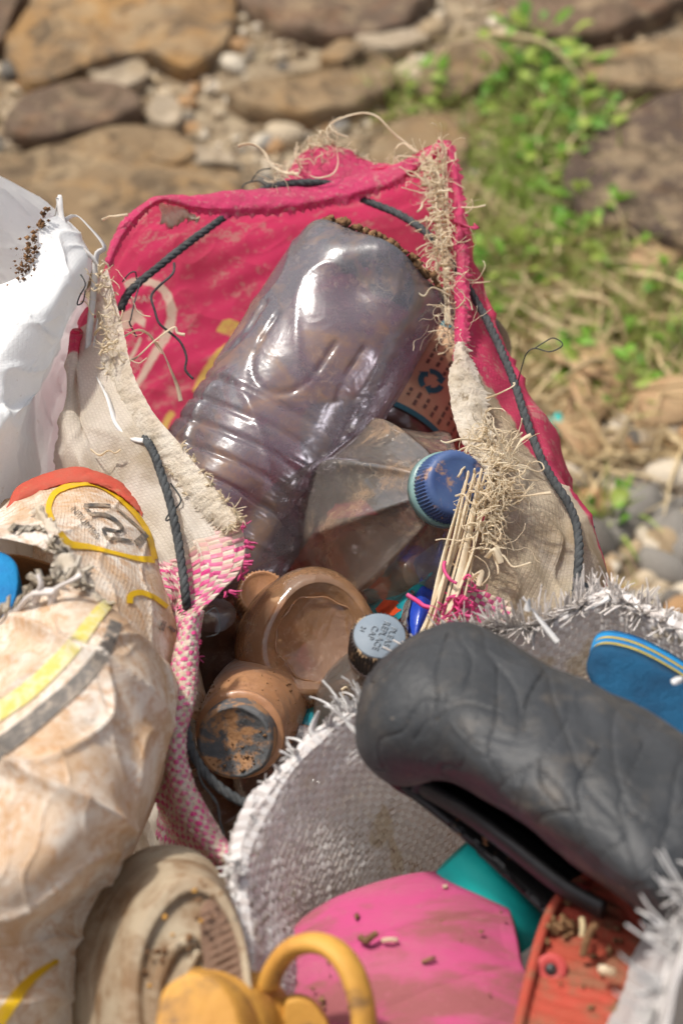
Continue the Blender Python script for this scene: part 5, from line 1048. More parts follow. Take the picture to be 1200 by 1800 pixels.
# --- small muddy bottle with dark cap
p0, p1 = P(470, 1215, 1.15), P(412, 1305, 1.022)
b = thing('plastic_bottle', 'small mud-coated bottle with dirty dark grey cap, at lower left', 'bottle', p0, 'plastic bottles in the pink sack')
def sm_mod(T, A, R):
    pts = np.stack([T * .15, np.cos(A) * .03, np.sin(A) * .03], -1); return .0008 * wav(pts, 120, 99, 5)
lathe('bottle_wall', p0, p1, [(.02, .0), (.0, .020), (.05, .0265), (.3, .028), (.52, .0278), (.62, .0268), (.72, .0245), (.80, .0222), (.86, .0212)], M['pet_mud'], b, seg=90, n=90, mod=sm_mod)
L = np.linalg.norm(p1 - p0); ax = (p1 - p0) / L
lathe('collar', p0 + ax * L * .835, p0 + ax * L * .87, [(0, .021), (0, .0232), (.7, .0236), (1, .0225), (1, .018)], M['pet_mud'], b, seg=80, sharp=True)
lathe('cap', p0 + ax * L * .87, p1, [(0, .0196), (.1, .0203), (.75, .0200), (.9, .0196), (1.0, .0183), (1.0, .0176), (.93, .0168), (.93, .0)], M['cap_dirty'], b, seg=90, sharp=True, mod=lambda T, A, R: np.where(R > .0172, .0003 * wav(np.stack([T * .02, np.cos(A) * .02, np.sin(A) * .02], -1), 500, 6, 5), 0))
x, y, z = basis(p0, p1); mb = MB(); r_ = np.random.RandomState(18)
cs = []
for i in range(150):
    a = r_.rand() * 6.28; rr = .0165 * math.sqrt(r_.rand()); q = p1 - ax * L * .008 + rr * (math.cos(a) * x + math.sin(a) * y)
    if wav(q[None], 180, 4, 4)[0] > .0: cs.append(q)
for i in range(160):
    a = r_.rand() * 6.28; t_ = .5 + .33 * r_.rand(); cs.append(p0 + ax * L * t_ + (.0275 - .010 * max(0, t_ - .55) ) * (math.cos(a) * x + math.sin(a) * y))
crumbs(mb, cs, .0004, .0011, r_); mb.build('mud_crumbs', M['mud'], b, kind='stuff')
# --- bottle with grey lettered cap
p0, p1 = P(640, 1330, 1.13), P(667, 1118, 1.022)
b = thing('plastic_bottle', 'clear bottle with flat grey screw cap embossed please replace cap', 'bottle', p0, 'plastic bottles in the pink sack')
x, y, z = basis(p0, p1); L = np.linalg.norm(p1 - p0); ax = z
lathe('bottle_wall', p0, p1, [(0.02, .0), (.0, .024), (.05, .030), (.35, .031), (.5, .029), (.65, .022), (.76, .0152), (.80, .0135), (.9, .0130), (.92, .0130)], M['pet_clear'], b, seg=72, n=70)
lathe('tamper_band', p0 + ax * L * .845, p0 + ax * L * .865, [(0, .0135), (0, .0152), (1, .0152), (1, .0135)], M['pet_rose'], b, seg=60, sharp=True)
cp = lathe('cap', p0 + ax * L * .868, p1, [(0, .0138), (.03, .0150), (.86, .0148), (.93, .0146), (.985, .0139), (.99, .0136), (.99, .0)], M['cap_side'], b, seg=220, sharp=True, mod=lambda T, A, R: np.where((R > .0145), .0005 * np.sign(np.sin(A * 46)), 0))
lathe('cap_top', p1 - ax * .0004, p1 + ax * .0006, [(0, .0), (0, .0134), (.6, .0134), (1, .0129), (1, 0)], M['cap_grey'], cp, seg=90, sharp=True)
# lettering on the cap: mapped on the cap's own plane
cx = np.array([1., 0, 0]); cx = nrm(cx - z * (cx @ z)); cy = np.cross(z, cx)
def cap_text(txt, size, off, ang, name='embossed_lettering'):
    v, f = text_px(txt, size, (0, 0), 0); v = v * [1, -1]
    ca, sa = math.cos(ang), math.sin(ang); w_ = np.stack([v[:, 0] * ca - v[:, 1] * sa, v[:, 0] * sa + v[:, 1] * ca], -1)
    o = np.array([ca * off[0] - sa * off[1], sa * off[0] + ca * off[1]]); w_ = w_ + o
    p = p1 + ax * .0009 + w_[:, :1] * cx + w_[:, 1:] * cy
    o_ = mesh(name, p, f, M['cap_grey_dark'], cp); solid(o_, .0006, 0.0)
M['cap_grey_dark'] = simple('grey_blue_raised_letters', (.16, .18, .20), (.22, .25, .28), .6, 300, .2)
for txt, dy in (('PLEASE', .0050), ('REPLACE', .0006), ('CAP', -.0040)): cap_text(txt, .0047, (0, dy), -1.95)
cap_text('24', .0034, (.0, -.0095), -1.95)
mb = MB(); tangle_geo(mb, crom(PA([(622,1215,1.055),(630,1225,1.05),(628,1235,1.05)]), 6), 22, .012, .0004, 5, .001, 1.0); mb.build('caught_straw', M['straw'], b, kind='stuff')
# --- labelled bottle behind
p0, p1 = P(818, 575, 1.315), P(668, 822, 1.262)
b = thing('plastic_bottle', 'brown bottle with stained cream paper label, behind the blue-capped one', 'bottle', p1, 'plastic bottles in the pink sack')
lathe('bottle_wall', p0, p1, [(.02, .0), (0, .028), (.05, .036), (.3, .037), (.8, .037), (.9, .030), (1., .014)], M['pet_dark'], b, seg=72, n=60)
x, y, z = basis(p0, p1); L = np.linalg.norm(p1 - p0)
def on_label(s, a, off=.0006): s, a = np.broadcast_arrays(np.asarray(s, float), np.asarray(a, float)); return p0 + z * (s * L)[..., None] + (.0378 + off) * (np.cos(a)[..., None] * x + np.sin(a)[..., None] * y)
def label_patch(name, s0, s1, a0, a1, m, off, parent):
    S_, A_ = np.meshgrid(np.linspace(s0, s1, 14), np.linspace(a0, a1, 36)); v = on_label(S_, A_, off).reshape(-1, 3); i, j = np.meshgrid(np.arange(35), np.arange(13), indexing='ij')
    f = np.stack([i * 14 + j, i * 14 + j + 1, (i + 1) * 14 + j + 1, (i + 1) * 14 + j], -1).reshape(-1, 4); return mesh(name, v, f, m, parent)
lb = label_patch('label', .24, .80, -1.35, 1.35, M['label_cream'], .0004, b)
label_patch('label_border', .22, .25, -1.36, 1.36, M['label_teal'], .0007, lb); label_patch('label_border', .78, .81, -1.36, 1.36, M['label_teal'], .0007, lb)
mb = MB(); r_ = np.random.RandomState(31)
for li in range(13):                                             # rows of unreadably small print
    a = -1.15 + li * .17; s = .29
    while s < .73:
        wl = .012 + .03 * r_.rand()
        if not (.50 < s < .66 and -.35 < a < .35): 
            v = on_label(np.array([s, s + wl, s + wl, s]), np.array([a, a, a + .055, a + .055]), .0009); mb.add(v, [[0, 1, 2, 3]])
        s += wl + .012
mb.build('small_print', M['label_ink'], lb, kind='stuff')
mb = MB()
for k in range(3):                                               # recycling arrows
    t0_ = k * 2.094 + .4; th = np.linspace(t0_, t0_ + 1.35, 8); ss = .58; aa = .02
    for r0, r1 in ((.0048, .0085),):
        s_ = lambda r, q: ss + r * np.cos(q) / L; a_ = lambda r, q: aa + r * np.sin(q) / .0378
        v = np.concatenate([on_label(s_(r0, th), a_(r0, th), .0010), on_label(s_(r1, th), a_(r1, th), .0010)]); f = [[i, i + 1, 9 + i, 8 + i] for i in range(7)]; mb.add(v, f)
        q = th[-1]; v = on_label(np.array([s_(.0030, q), s_(.0102, q), s_(.0066, q + .62)]), np.array([a_(.0030, q), a_(.0102, q), a_(.0066, q + .62)]), .0010); mb.add(v, [[0, 1, 2]])
mb.build('recycling_symbol', M['label_teal'], lb)
label_patch('printed_box', .46, .54, .42, .75, M['label_teal'], .0010, lb)
# --- other bottles glimpsed in the gaps
def plain_bottle(label, p0, p1, R, m, capm=None, seg=56, capr=.0145):
    b = thing('plastic_bottle', label, 'bottle', np.minimum(p0, p1), 'plastic bottles in the pink sack')
    lathe('bottle_wall', p0, p1, [(.03, .0), (0, R * .75), (.04, R * .95), (.15, R), (.5, R * .97), (.68, R), (.8, R * .75), (.88, .0140), (.95, .0130), (1, .0130)], m, b, seg=seg, n=80, mod=lambda T, A, R_: .0009 * wav(np.stack([T * .2, np.cos(A) * R, np.sin(A) * R], -1), 90, int(R * 1e5) % 97, 5))
    ax = nrm(np.asarray(p1) - np.asarray(p0))
    if capm: lathe('cap', p1 - ax * .014, p1 + ax * .003, [(0, .0142), (.05, capr), (.85, capr), (1, capr * .9), (1, capr * .84), (.93, capr * .8), (.93, 0)], capm, b, seg=150, sharp=True, mod=lambda T, A, R_: np.where(R_ > capr * .97, .0004 * np.sign(np.sin(A * 40)), 0))
    return b
plain_bottle('brown bottle in shadow with its ridged cap showing below the blue-capped bottle', P(400, 1190, 1.30), P(462, 1046, 1.148), .033, M['pet_brown'], M['pet_mud'], capr=.0150)
plain_bottle('dark brown dirty bottle standing against the left wall of the pink sack', P(395, 1330, 1.22), P(372, 1080, 1.12), .030, M['pet_dark'])
plain_bottle('faintly pink clear bottle beside the frayed edge of the grey sack', P(505, 1350, 1.065), P(560, 1500, 1.20), .030, M['pet_rose'])
plain_bottle('dark bottle lying deep below the purple-tinted one', P(560, 800, 1.36), P(760, 760, 1.33), .036, M['pet_dark'])
plain_bottle('brown bottle wedged deep beneath the blue-capped bottle', P(520, 1010, 1.33), P(740, 1010, 1.22), .038, M['pet_brown'])
plain_bottle('muddy bottle in the dark bottom corner of the pink sack', P(420, 1480, 1.12), P(330, 1350, 1.14), .033, M['pet_dark'])
plain_bottle('dark bottle at the deep front of the pink sack', P(650, 1260, 1.22), P(420, 1420, 1.18), .036, M['pet_dark'])
# --- wrappers
w_ = thing('plastic_wrapper', 'teal printed wrapper with orange-red print under the blue-capped bottle', 'wrapper', P(690, 1050, 1.2))
WP = Surf([PA([(640,1060,1.2),(690,1040,1.17),(735,1018,1.16),(760,1000,1.17)]), PA([(640,1090,1.18),(680,1066,1.15),(716,1046,1.14),(745,1030,1.15)]), PA([(640,1130,1.17),(680,1100,1.14),(705,1085,1.13),(725,1060,1.14)])], disp=lambda p, u, v: .003 * wav(p, 130, 61))
WP.build('film', M['wrap_teal'], w_, nu=50, nv=40, thick=.0004)
decal('orange_print', WP, [poly_px([(662,1072),(676,1056),(700,1058),(706,1074),(690,1086),(668,1084)])], M['wrap_red'], w_, (0, 3), (0, 2))
w_ = thing('plastic_wrapper', 'crinkled blue and clear wrapper by the hanging straws', 'wrapper', P(735, 1080, 1.15))
Surf([PA([(742,1010,1.16),(752,1030,1.15),(775,1030,1.16)]), PA([(722,1060,1.13),(742,1062,1.118),(768,1080,1.13)]), PA([(712,1120,1.12),(730,1130,1.105),(760,1135,1.12)])], disp=lambda p, u, v: .002 * wav(p, 140, 63)).build('film', M['wrap_blue'], w_, nu=40, nv=40, thick=.0004)
Surf([PA([(722,1035,1.14),(726,1036,1.136),(730,1036,1.14)]), PA([(704,1070,1.125),(716,1070,1.115),(726,1072,1.12)]), PA([(694,1120,1.11),(708,1118,1.10),(722,1120,1.11)])], disp=lambda p, u, v: .002 * ridge(p, 300, 64)).build('clear_edge', M['wrap_clear'], w_, nu=40, nv=40, thick=.0004)
w_ = thing('plastic_wrapper', 'teal wrapper showing between the muddy bottle and the grey sack', 'wrapper', P(530, 1285, 1.1))
Surf([PA([(490,1250,1.12),(530,1245,1.10),(585,1235,1.11)]), PA([(500,1285,1.10),(535,1280,1.085),(590,1270,1.1)]), PA([(505,1330,1.11),(540,1320,1.095),(590,1310,1.1)])], disp=lambda p, u, v: .002 * wav(p, 120, 66)).build('film', M['wrap_teal'], w_, nu=40, nv=40, thick=.0004)
w_ = thing('plastic_bag', 'dark grey plastic film deep beside the hanging straws', 'plastic bag', P(770, 1040, 1.2))
Surf([PA([(720,980,1.22),(780,960,1.2),(840,960,1.2)]), PA([(740,1050,1.18),(780,1040,1.17),(830,1040,1.17)]), PA([(730,1130,1.15),(770,1130,1.14),(810,1130,1.14)])], disp=lambda p, u, v: .004 * wav(p, 90, 67)).build('film', M['dark'], w_, nu=50, nv=50, thick=.0004)
# ================================================================== OLD FOOTWEAR
# --- charcoal shoe
sh = thing('shoe', 'creased charcoal leatherette shoe resting across the frayed grey woven sack', 'shoe', P(900, 1400, .97))
SH = [
 [(700,1215,.965),(676,1205,.955),(656,1225,.95),(644,1262,.948),(644,1305,.95),(668,1338,.958),(700,1345,.97)],
 [(712,1160,.962),(692,1150,.945),(654,1190,.928),(636,1255,.922),(640,1322,.928),(678,1366,.945),(715,1365,.962)],
 [(765,1125,.957),(752,1112,.93),(704,1165,.903),(672,1258,.893),(672,1335,.902),(706,1375,.924),(745,1375,.95)],
 [(840,1122,.952),(832,1110,.918),(798,1190,.886),(765,1275,.875),(758,1342,.884),(775,1366,.905),(810,1368,.937)],
 [(935,1172,.945),(928,1160,.905),(894,1260,.868),(860,1338,.857),(848,1384,.868),(862,1405,.890),(895,1405,.925)],
 [(1035,1222,.94),(1030,1210,.892),(996,1330,.850),(958,1404,.838),(940,1446,.850),(952,1463,.872),(985,1456,.912)],
 [(1145,1280,.935),(1140,1268,.880),(1108,1395,.835),(1062,1480,.822),(1040,1520,.834),(1050,1538,.858),(1085,1530,.90)],
 [(1270,1350,.93),(1264,1338,.868),(1222,1470,.822),(1166,1560,.808),(1140,1598,.82),(1150,1615,.845),(1185,1606,.89)],
 [(1335,1420,.93),(1330,1408,.885),(1300,1500,.845),(1248,1600,.832),(1210,1640,.842),(1220,1652,.862),(1250,1640,.90)],
 [(1320,1470,.92),(1318,1462,.90),(1300,1520,.88),(1270,1570,.872),(1250,1590,.878),(1255,1596,.888),(1270,1590,.90)],
]
shc = np.array([PA(r) for r in SH]); tip = shc[0].mean(0) + (shc[0].mean(0) - shc[1].mean(0)) * .25; shc = np.concatenate([np.repeat((tip * .5 + shc[0] * .5)[None], 1, 0), shc], 0)
CRE = [[(3.4, 5.6), (2.9, 5.0), (2.2, 4.85), (1.5, 4.6)], [(4.3, 5.9), (3.6, 5.35), (3.0, 5.45), (2.3, 5.7), (1.6, 5.85)], [(4.0, 7.3), (3.3, 7.1), (2.7, 7.2), (2.2, 6.9), (1.4, 7.0)], [(2.9, 6.4), (3.4, 6.1), (3.9, 6.15)], [(1.3, 3.6), (2.0, 3.7), (2.7, 3.9), (3.4, 3.7)], [(2.1, 4.85), (2.4, 4.3), (2.9, 4.0)], [(1.7, 6.4), (2.3, 6.3), (2.8, 6.5)], [(3.1, 7.8), (3.7, 7.6), (4.2, 7.9)], [(1.5, 7.8), (2.1, 7.6), (2.7, 7.75), (3.0, 8.1)], [(1.2, 5.3), (1.7, 5.2), (2.1, 5.3)], [(2.4, 5.7), (2.8, 5.9), (3.0, 6.3)]]
CRP = [crom(np.array(c), 30) for c in CRE]
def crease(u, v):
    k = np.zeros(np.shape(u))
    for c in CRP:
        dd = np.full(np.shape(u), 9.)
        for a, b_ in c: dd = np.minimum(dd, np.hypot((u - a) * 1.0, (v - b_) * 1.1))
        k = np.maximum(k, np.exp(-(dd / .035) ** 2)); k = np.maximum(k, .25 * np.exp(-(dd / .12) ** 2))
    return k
SHS = Surf(shc, disp=lambda p, u, v: 0)
nside = SHS.normal0(np.array([3.0]), np.array([5.0]))[0] @ (CAMP - shc[5, 3]); sg = 1 if nside > 0 else -1
SHS.disp = lambda p, u, v: sg * (-.0011 * crease(u, v) + .0008 * wav(p, 70, 101, 5) - .0009 * ridge(p @ np.array([[1, .3, 0], [0, 1, 0], [.4, 0, 1]]), 150, 103) ** 8 + .0012 * wav(p, 180, 102, 5) * np.clip(v - 3, 0, 1))
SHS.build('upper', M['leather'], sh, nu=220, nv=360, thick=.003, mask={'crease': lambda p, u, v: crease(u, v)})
# maroon inside of the toe and the black inner sole under it
Surf([PA([(660,1330,.962),(690,1330,.975),(730,1330,.985)]), PA([(664,1356,.955),(700,1385,.965),(745,1400,.975)]), PA([(690,1375,.955),(725,1395,.96),(760,1420,.965)])]).build('lining', M['purple_lining'], sh, nu=30, nv=30, thick=.002)
SO = [[(690,1345,.985),(700,1372,.965),(712,1384,.955),(722,1380,.962),(735,1365,.985)], [(760,1370,.98),(762,1408,.955),(768,1428,.944),(788,1424,.952),(800,1400,.98)], [(860,1430,.965),(838,1474,.94),(846,1496,.93),(870,1490,.938),(900,1460,.965)], [(960,1500,.95),(912,1542,.925),(920,1564,.914),(946,1556,.922),(1000,1530,.95)], [(1070,1580,.94),(1005,1630,.91),(1015,1652,.90),(1040,1640,.908),(1110,1610,.94)]]
Surf([PA(r) for r in SO], disp=lambda p, u, v: .0012 * wav(p, 90, 105)).build('inner_sole', M['black_rubber'], sh, nu=60, nv=120, thick=.004)
Surf([PA([(715,1350,.955),(738,1385,.985),(735,1402,.97)]), PA([(810,1355,.93),(815,1400,.985),(800,1432,.96)]), PA([(895,1392,.918),(900,1450,.975),(885,1482,.945)]), PA([(985,1446,.904),(990,1510,.96),(970,1548,.93)]), PA([(1090,1520,.894),(1095,1590,.95),(1065,1612,.92)]), PA([(1190,1590,.885),(1190,1660,.93),(1150,1680,.91)])]).build('shaded_shoe_inside', M['black_rubber'], sh, nu=30, nv=90, thick=.002)  # black sheet added under the lip; shadow inside the shoe put in as colour
tube('sole_ridge', PA([(745,1385,.945),(820,1430,.925),(900,1490,.905),(990,1560,.89),(1060,1600,.88)]), .006, M['black_rubber'], sh, n=60, seg=10, flat=.6)
tube('strap_stub', PA([(742,1352,.935),(738,1372,.94),(734,1392,.945)]), .0035, M['leather'], sh, n=14, seg=8, flat=.4)
mb = MB(); r_ = np.random.RandomState(41); cs = [P(640 + r_.rand() * 70, 1290 + r_.rand() * 60, .915) for i in range(5)]; crumbs(mb, [P(770 + 230 * t_ + r_.normal() * 8, 1440 + 130 * t_ + r_.normal() * 12, .935 - .02 * t_) for t_ in r_.rand(26)], .0005, .0016, r_); mb.build('grit', M['mud'], sh, kind='stuff')
# --- teal strap
tl = thing('strap', 'rolled teal woven strap between the pink sole and the charcoal shoe', 'strap', P(830, 1550, .97))
lathe('band', P(800, 1502, .945), P(938, 1650, .94), [(0, .0118), (0, .0132), (.5, .0135), (1, .0132), (1, .0115), (.5, .0118), (0, .0118)], M['teal'], tl, seg=60, sharp=True, mod=lambda T, A, R: .0012 * np.cos(2 * A + .6) + .0006 * np.sin(9 * T + A))
# --- pink flip-flop sole
def wave_disp(pt, s): 
    px_, py_ = proj(pt); q = (px_ * .42 + py_ * 1.0)
    g = (1 - np.abs(np.sin(q / 38. + 1.5 * wav(pt, 26, 123, 4)))) ** 8
    return (-.0009 * g + .0012 * wav(pt, 60, 121, 5) + .0005 * wav(pt, 190, 122, 5)) * np.clip((1 - s) * 6, 0, 1)
ps = thing('flip_flop_sole', 'dirty pink foam sole with wavy grooves, bottom centre', 'sole', P(700, 1700, .97))
pk_d = lambda x, y: .945 - (y - 1550) * .00022 - (x - 700) * .00003
slab('foam', [(497,1660),(520,1618),(580,1578),(660,1548),(740,1530),(810,1529),(862,1548),(896,1590),(912,1645),(920,1690),(934,1730),(930,1800),(905,1880),(840,1940),(700,1960),(570,1930),(510,1850),(496,1750)], pk_d, .022, M['pink_foam'], ps, .011, 200, 80, wave_disp, .012)
mb = MB(); r_ = np.random.RandomState(43)
tube('straw_bit', PA([(632,1648,.911),(644,1655,.908),(652,1648,.907),(662,1641,.908)]), .0016, M['mud'], ps, n=12, seg=6); tube('straw_bit', PA([(672,1654,.908),(684,1652,.906),(698,1653,.907)]), .0011, M['straw'], ps, n=8, seg=5)
tube('straw_bit', PA([(742,1692,.898),(752,1688,.897),(764,1684,.898)]), .0009, M['mud'], ps, n=8, seg=5); tube('straw_bit', PA([(778,1560,.932),(786,1558,.932)]), .0009, M['straw'], ps, n=6, seg=5)
crumbs(mb, [P(x, y, pk_d(x, y) - .0105) for x, y in [(540 + 340 * r_.rand(), 1600 + 190 * r_.rand()) for i in range(60)]], .0004, .0016, r_); mb.build('grit', M['mud'], ps, kind='stuff')
# --- red sandal sole
rs = thing('sandal_sole', 'muddy red foam sole with raised rim and strap holes, bottom right', 'sole', P(1050, 1680, .93))
rd = lambda x, y: .905 - (y - 1560) * .00030 + (x - 1000) * .00002
def rdisp(pt, s):
    px_, py_ = proj(pt); q = -px_ * .32 + py_
    return (.0004 * np.sin(q / 3.6 + .8 * np.sin(px_ / 40.)) + .0009 * wav(pt, 90, 131, 5)) * np.clip((1 - s) * 7, 0, 1) - .0022 * np.clip((.985 - s) * 12, 0, 1)
RO = [(900,1830),(912,1765),(926,1712),(946,1640),(968,1590),(1000,1556),(1050,1532),(1092,1570),(1150,1640),(1200,1725),(1212,1830),(1180,1900),(1080,1940),(980,1930),(905,1890)]
slab('foam', RO, rd, .018, M['red_foam'], rs, .003, 150, 60, rdisp, .0)
tube('rim', [P(x + 6, y + 2, rd(x, y) - .0015) for x, y in [(898,1850),(908,1790),(926,1712),(946,1640),(968,1590),(1000,1556),(1050,1532),(1072,1548)]], .0024, M['red_foam'], rs, n=90, seg=10)
nrd = nrm(CAMP - P(1000, 1650, .88))
for (x, y) in ((968, 1705), (1012, 1580)):
    c = P(x, y, rd(x, y)); pl = lathe('strap_plug', c - nrd * .004, c + nrd * .0012, [(0, .0), (0, .0070), (.72, .0070), (.8, .0055), (.78, .0030), (.7, .0026), (.4, 0)], M['red_dark'], rs, seg=40, sharp=True)
    lathe('hole', c - nrd * .0012, c + nrd * .0004, [(0, 0), (0, .0028), (1, .0025), (1, 0)], M['black_rubber'], pl, seg=20, sharp=True)  # black disc stands in for the shade down the hole
mb = MB(); r_ = np.random.RandomState(44)
crumbs(mb, [P(998 + r_.normal() * 13, 1628 + r_.normal() * 9, rd(1000, 1628) - .003 - .004 * r_.rand()) for i in range(90)] + [P(1012 + r_.normal() * 9, 1580 + r_.normal() * 5, rd(1000, 1580) - .002 - .003 * r_.rand()) for i in range(50)] + [P(960 + 190 * r_.rand(), 1580 + 200 * r_.rand(), 0) * 0 + P(*(lambda x, y: (x, y, rd(x, y) - .001))(960 + 170 * r_.rand(), 1600 + 180 * r_.rand())) for i in range(70)], .0004, .0024, r_); mb.build('soil_clods', M['mud'], rs, kind='stuff')
tube('twig', PA([(1024,1680,.862),(1030,1655,.86),(1038,1636,.86),(1046,1628,.862)]), .0018, M['mud'], rs, n=16, seg=7); tube('twig', PA([(1022,1615,.868),(1024,1630,.865),(1022,1648,.864)]), .0014, M['straw_dry'], rs, n=12, seg=6)
tube('pale_crumb', PA([(1056,1704,.85),(1064,1706,.848),(1076,1710,.85)]), .0022, M['straw'], rs, n=8, seg=6)
# --- blue flip-flop with yellow edge stripes
bf = thing('flip_flop', 'dark blue foam flip-flop with yellow edge stripes, at the right', 'flip-flop', P(1120, 1200, .98))
FO = [(1030,1170),(1040,1148),(1066,1142),(1110,1152),(1160,1176),(1215,1212),(1262,1262),(1275,1310),(1240,1318),(1170,1288),(1110,1255),(1058,1222),(1036,1195)]
fo = crom(FO, 120, True); fd = lambda x, y: .955 - (y - 1170) * .00012
front = np.array([P(x, y, fd(x, y)) for x, y in fo]); c = front.mean(0)
off = P(1118, 1118, .985) - P(1110, 1152, fd(1110, 1152))
def lay(a): return front + off * a + (c - front) * 0
L_ = [0, .12, .30, .34, .50, .54, .72, .76, .92, 1.0]
def band(name, a, b_, m, k=1.0, par=None):
    q0_, q1_ = lay(a), lay(b_); ctr_ = c + off * (a + b_) / 2; e = lambda q, a_: (c + off * a_) + (q - c - off * a_) * k
    v, f = rings_geo([e(q0_, a), e(q1_, b_)], True, True); return mesh(name, v, f, m, par or bf)
body_ = [c + (front - c) * s_ + nrm(CAMP - c) * h for s_, h in ((.02, .0), (.3, 0), (.6, .0005), (.85, .0005), (.95, 0), (1.0, -.002))] + [lay(.3)]
v, f = rings_geo(body_); mesh('top_layer', v, f, M['blue_foam'], bf)
band('yellow_stripe', .30, .44, M['yellow_foam'], .985); band('blue_layer', .44, .60, M['blue_bright'], 1.0); band('yellow_stripe', .60, .74, M['yellow_foam'], .985); band('bottom_layer', .74, 1.0, M['blue_bright'], 1.0)
# --- blue sole inside the printed sack
bl = thing('flip_flop', 'bright blue foam flip-flop poking from the torn printed sack at the left edge', 'flip-flop', P(-20, 1040, 1.0))
slab('foam', [(26,985),(33,1010),(28,1050),(12,1082),(-20,1100),(-80,1090),(-90,1000),(-50,965),(0,968)], lambda x, y: .985 - (y - 1020) * .0002, .02, M['blue_bright'], bl, .004, 90, 14, lambda pt, s: .0008 * wav(pt, 120, 141), .002)
# --- beige shoe sole
bs = thing('shoe_sole', 'worn beige rubber shoe sole standing on edge, bottom left', 'sole', P(280, 1700, .95))
OA = np.array([(140,1850),(126,1770),(128,1690),(150,1610),(186,1545),(236,1500),(290,1485),(345,1496),(388,1535),(415,1590),(432,1650),(442,1720),(446,1800),(430,1900),(360,1950),(230,1930)], float)
OB = np.array([(236,1860),(226,1780),(228,1712),(244,1645),(272,1592),(308,1556),(340,1545),(372,1552),(398,1578),(418,1618),(432,1664),(441,1724),(446,1800),(432,1890),(390,1930),(290,1910)], float)
oa, ob = crom(OA, 120, True), crom(OB, 120, True)
def bring(a, d0, sh_=0.0): return np.array([P(x, y, d0 - (y - 1650) * .0001) for x, y in (oa * (1 - a) + ob * a)])
ca = bring(0, .925).mean(0)
R_ = [ca + (bring(0, .925) - ca) * .3 + FWD * .004, ca + (bring(0, .925) - ca) * .97 + FWD * .003, bring(0, .925), bring(.10, .917), bring(.20, .909), ]
def shrink(q, s_): return q.mean(0) + (q - q.mean(0)) * s_
R_ += [shrink(bring(.22, .9075), .985), shrink(bring(.27, .904), .985), bring(.29, .902), bring(.34, .898), shrink(bring(.35, .897), .988), shrink(bring(.39, .894), .988), bring(.41, .892), bring(.55, .882), bring(.72, .872), bring(.86, .865), shrink(bring(.96, .861), .995), shrink(bring(1., .861), .97)]
fc = bring(1., .861)
for s_, h in ((.90, .0), (.86, .0), (.82, .004), (.78, .005), (.6, .005), (.3, .005), (.02, .005)): R_.append(shrink(fc, s_) + FWD * h + .0007 * wav(shrink(fc, s_), 120, 151, 5)[:, None] * FWD)
v, f = rings_geo(R_); mesh('sole_body', v, f, M['beige'], bs)
slab('heel_pad', [(352,1600),(375,1580),(402,1610),(420,1660),(430,1720),(426,1790),(400,1830),(372,1760),(356,1680)], lambda x, y: .862 - (y - 1650) * .0001, .006, M['beige_dark'], bs, .0015, 80, 20, lambda pt, s: .0009 * np.sin((proj(pt)[0] * .5 + proj(pt)[1]) / 2.6), .0)
tube('moulded_ridge', PA([(278,1800,.854),(276,1740,.856),(290,1695,.859),(312,1662,.862),(345,1655,.862)]), .0028, M['beige'], bs, n=50, seg=8)
tube('moulded_ridge', PA([(330,1790,.854),(326,1730,.857),(338,1690,.859),(350,1672,.86)]), .002, M['beige'], bs, n=40, seg=8)
mb = MB(); r_ = np.random.RandomState(45)
crumbs(mb, [P(x + r_.normal() * 10, y + r_.normal() * 12, .858) for x, y in [(350,1578),(378,1580),(392,1572),(348,1600),(330,1650),(335,1680),(262,1730),(255,1745),(270,1740),(300,1690),(265,1690),(250,1760),(345,1570),(360,1620)] * 5], .0006, .0026, r_); mb.build('soil_clods', M['mud'], bs, kind='stuff')
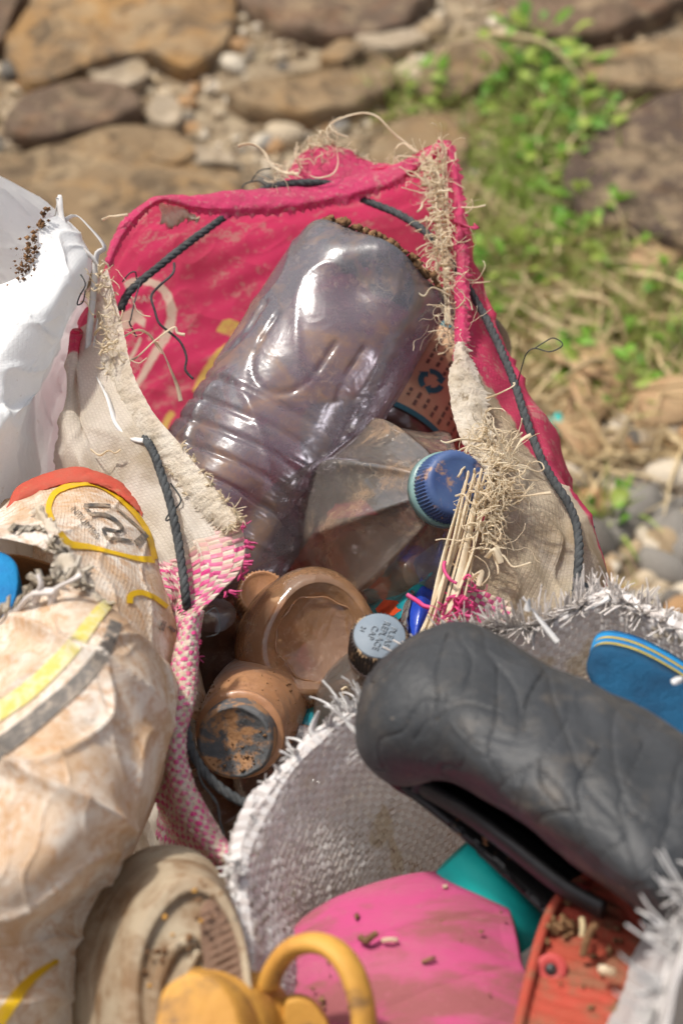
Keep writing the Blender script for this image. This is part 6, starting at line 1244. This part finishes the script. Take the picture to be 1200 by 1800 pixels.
crumb_p = [(343,1567),(388,1571),(248,1738),(263,1735),(262,1751),(353,1620),(304,1644),(290,1612)]
mb = MB(); crumbs(mb, [P(x, y, .856) for x, y in crumb_p], .0018, .0028, r_); mb.build('ochre_grit', M['ochre'], bs, kind='stuff')
# --- ochre rubber sandal
oc = thing('rubber_sandal', 'ochre rubber sandal with strap loop, bottom edge of the picture', 'sandal', P(420, 1780, .9))
YA = np.array([(330,1720),(370,1698),(420,1698),(470,1716),(505,1750),(522,1790),(530,1850),(500,1930),(420,1960),(340,1950)], float)
YB = np.array([(285,1740),(312,1718),(345,1712),(378,1724),(402,1752),(416,1790),(420,1850),(400,1920),(340,1950),(290,1930),(274,1850),(274,1785)], float)
ya, yb = crom(YA, 110, True), crom(YB, 110, True)
# start both outlines at their topmost point so that they pair up
ya = np.roll(ya, -int(np.argmin(ya[:, 1])), 0); yb = np.roll(yb, -int(np.argmin(yb[:, 1])), 0)
def yring(a, d0): return np.array([P(x, y, d0 - (y - 1780) * .0001) for x, y in (ya * (1 - a) + yb * a)])
R_ = [shrink(yring(0, .875), .3), shrink(yring(0, .875), .96), yring(0, .872), yring(.14, .864), shrink(yring(.17, .862), .955), shrink(yring(.20, .860), .955), yring(.23, .858), yring(.50, .844), shrink(yring(.53, .842), .955), shrink(yring(.56, .841), .955), yring(.59, .839), yring(.85, .827), shrink(yring(.96, .823), .99), shrink(yring(1, .8225), .965)]
fc = yring(1, .8225)
for s_ in (.88, .7, .45, .2, .03): R_.append(shrink(fc, s_) - FWD * .001 * (1 - s_))
v, f = rings_geo(R_); mesh('sole_body', v, f, M['ochre'], oc)
tube('strap', PA([(470,1732,.865),(486,1698,.862),(512,1668,.858),(548,1658,.853),(584,1668,.848),(612,1698,.843),(630,1742,.84),(640,1800,.838),(640,1880,.84)]), .0072, M['ochre'], oc, n=90, seg=16, flat=.62)
slab('footbed', [(500,1768),(520,1757),(545,1764),(565,1784),(580,1815),(580,1880),(520,1900),(500,1830)], lambda x, y: .862, .012, M['ochre'], oc, .003, 60, 10)
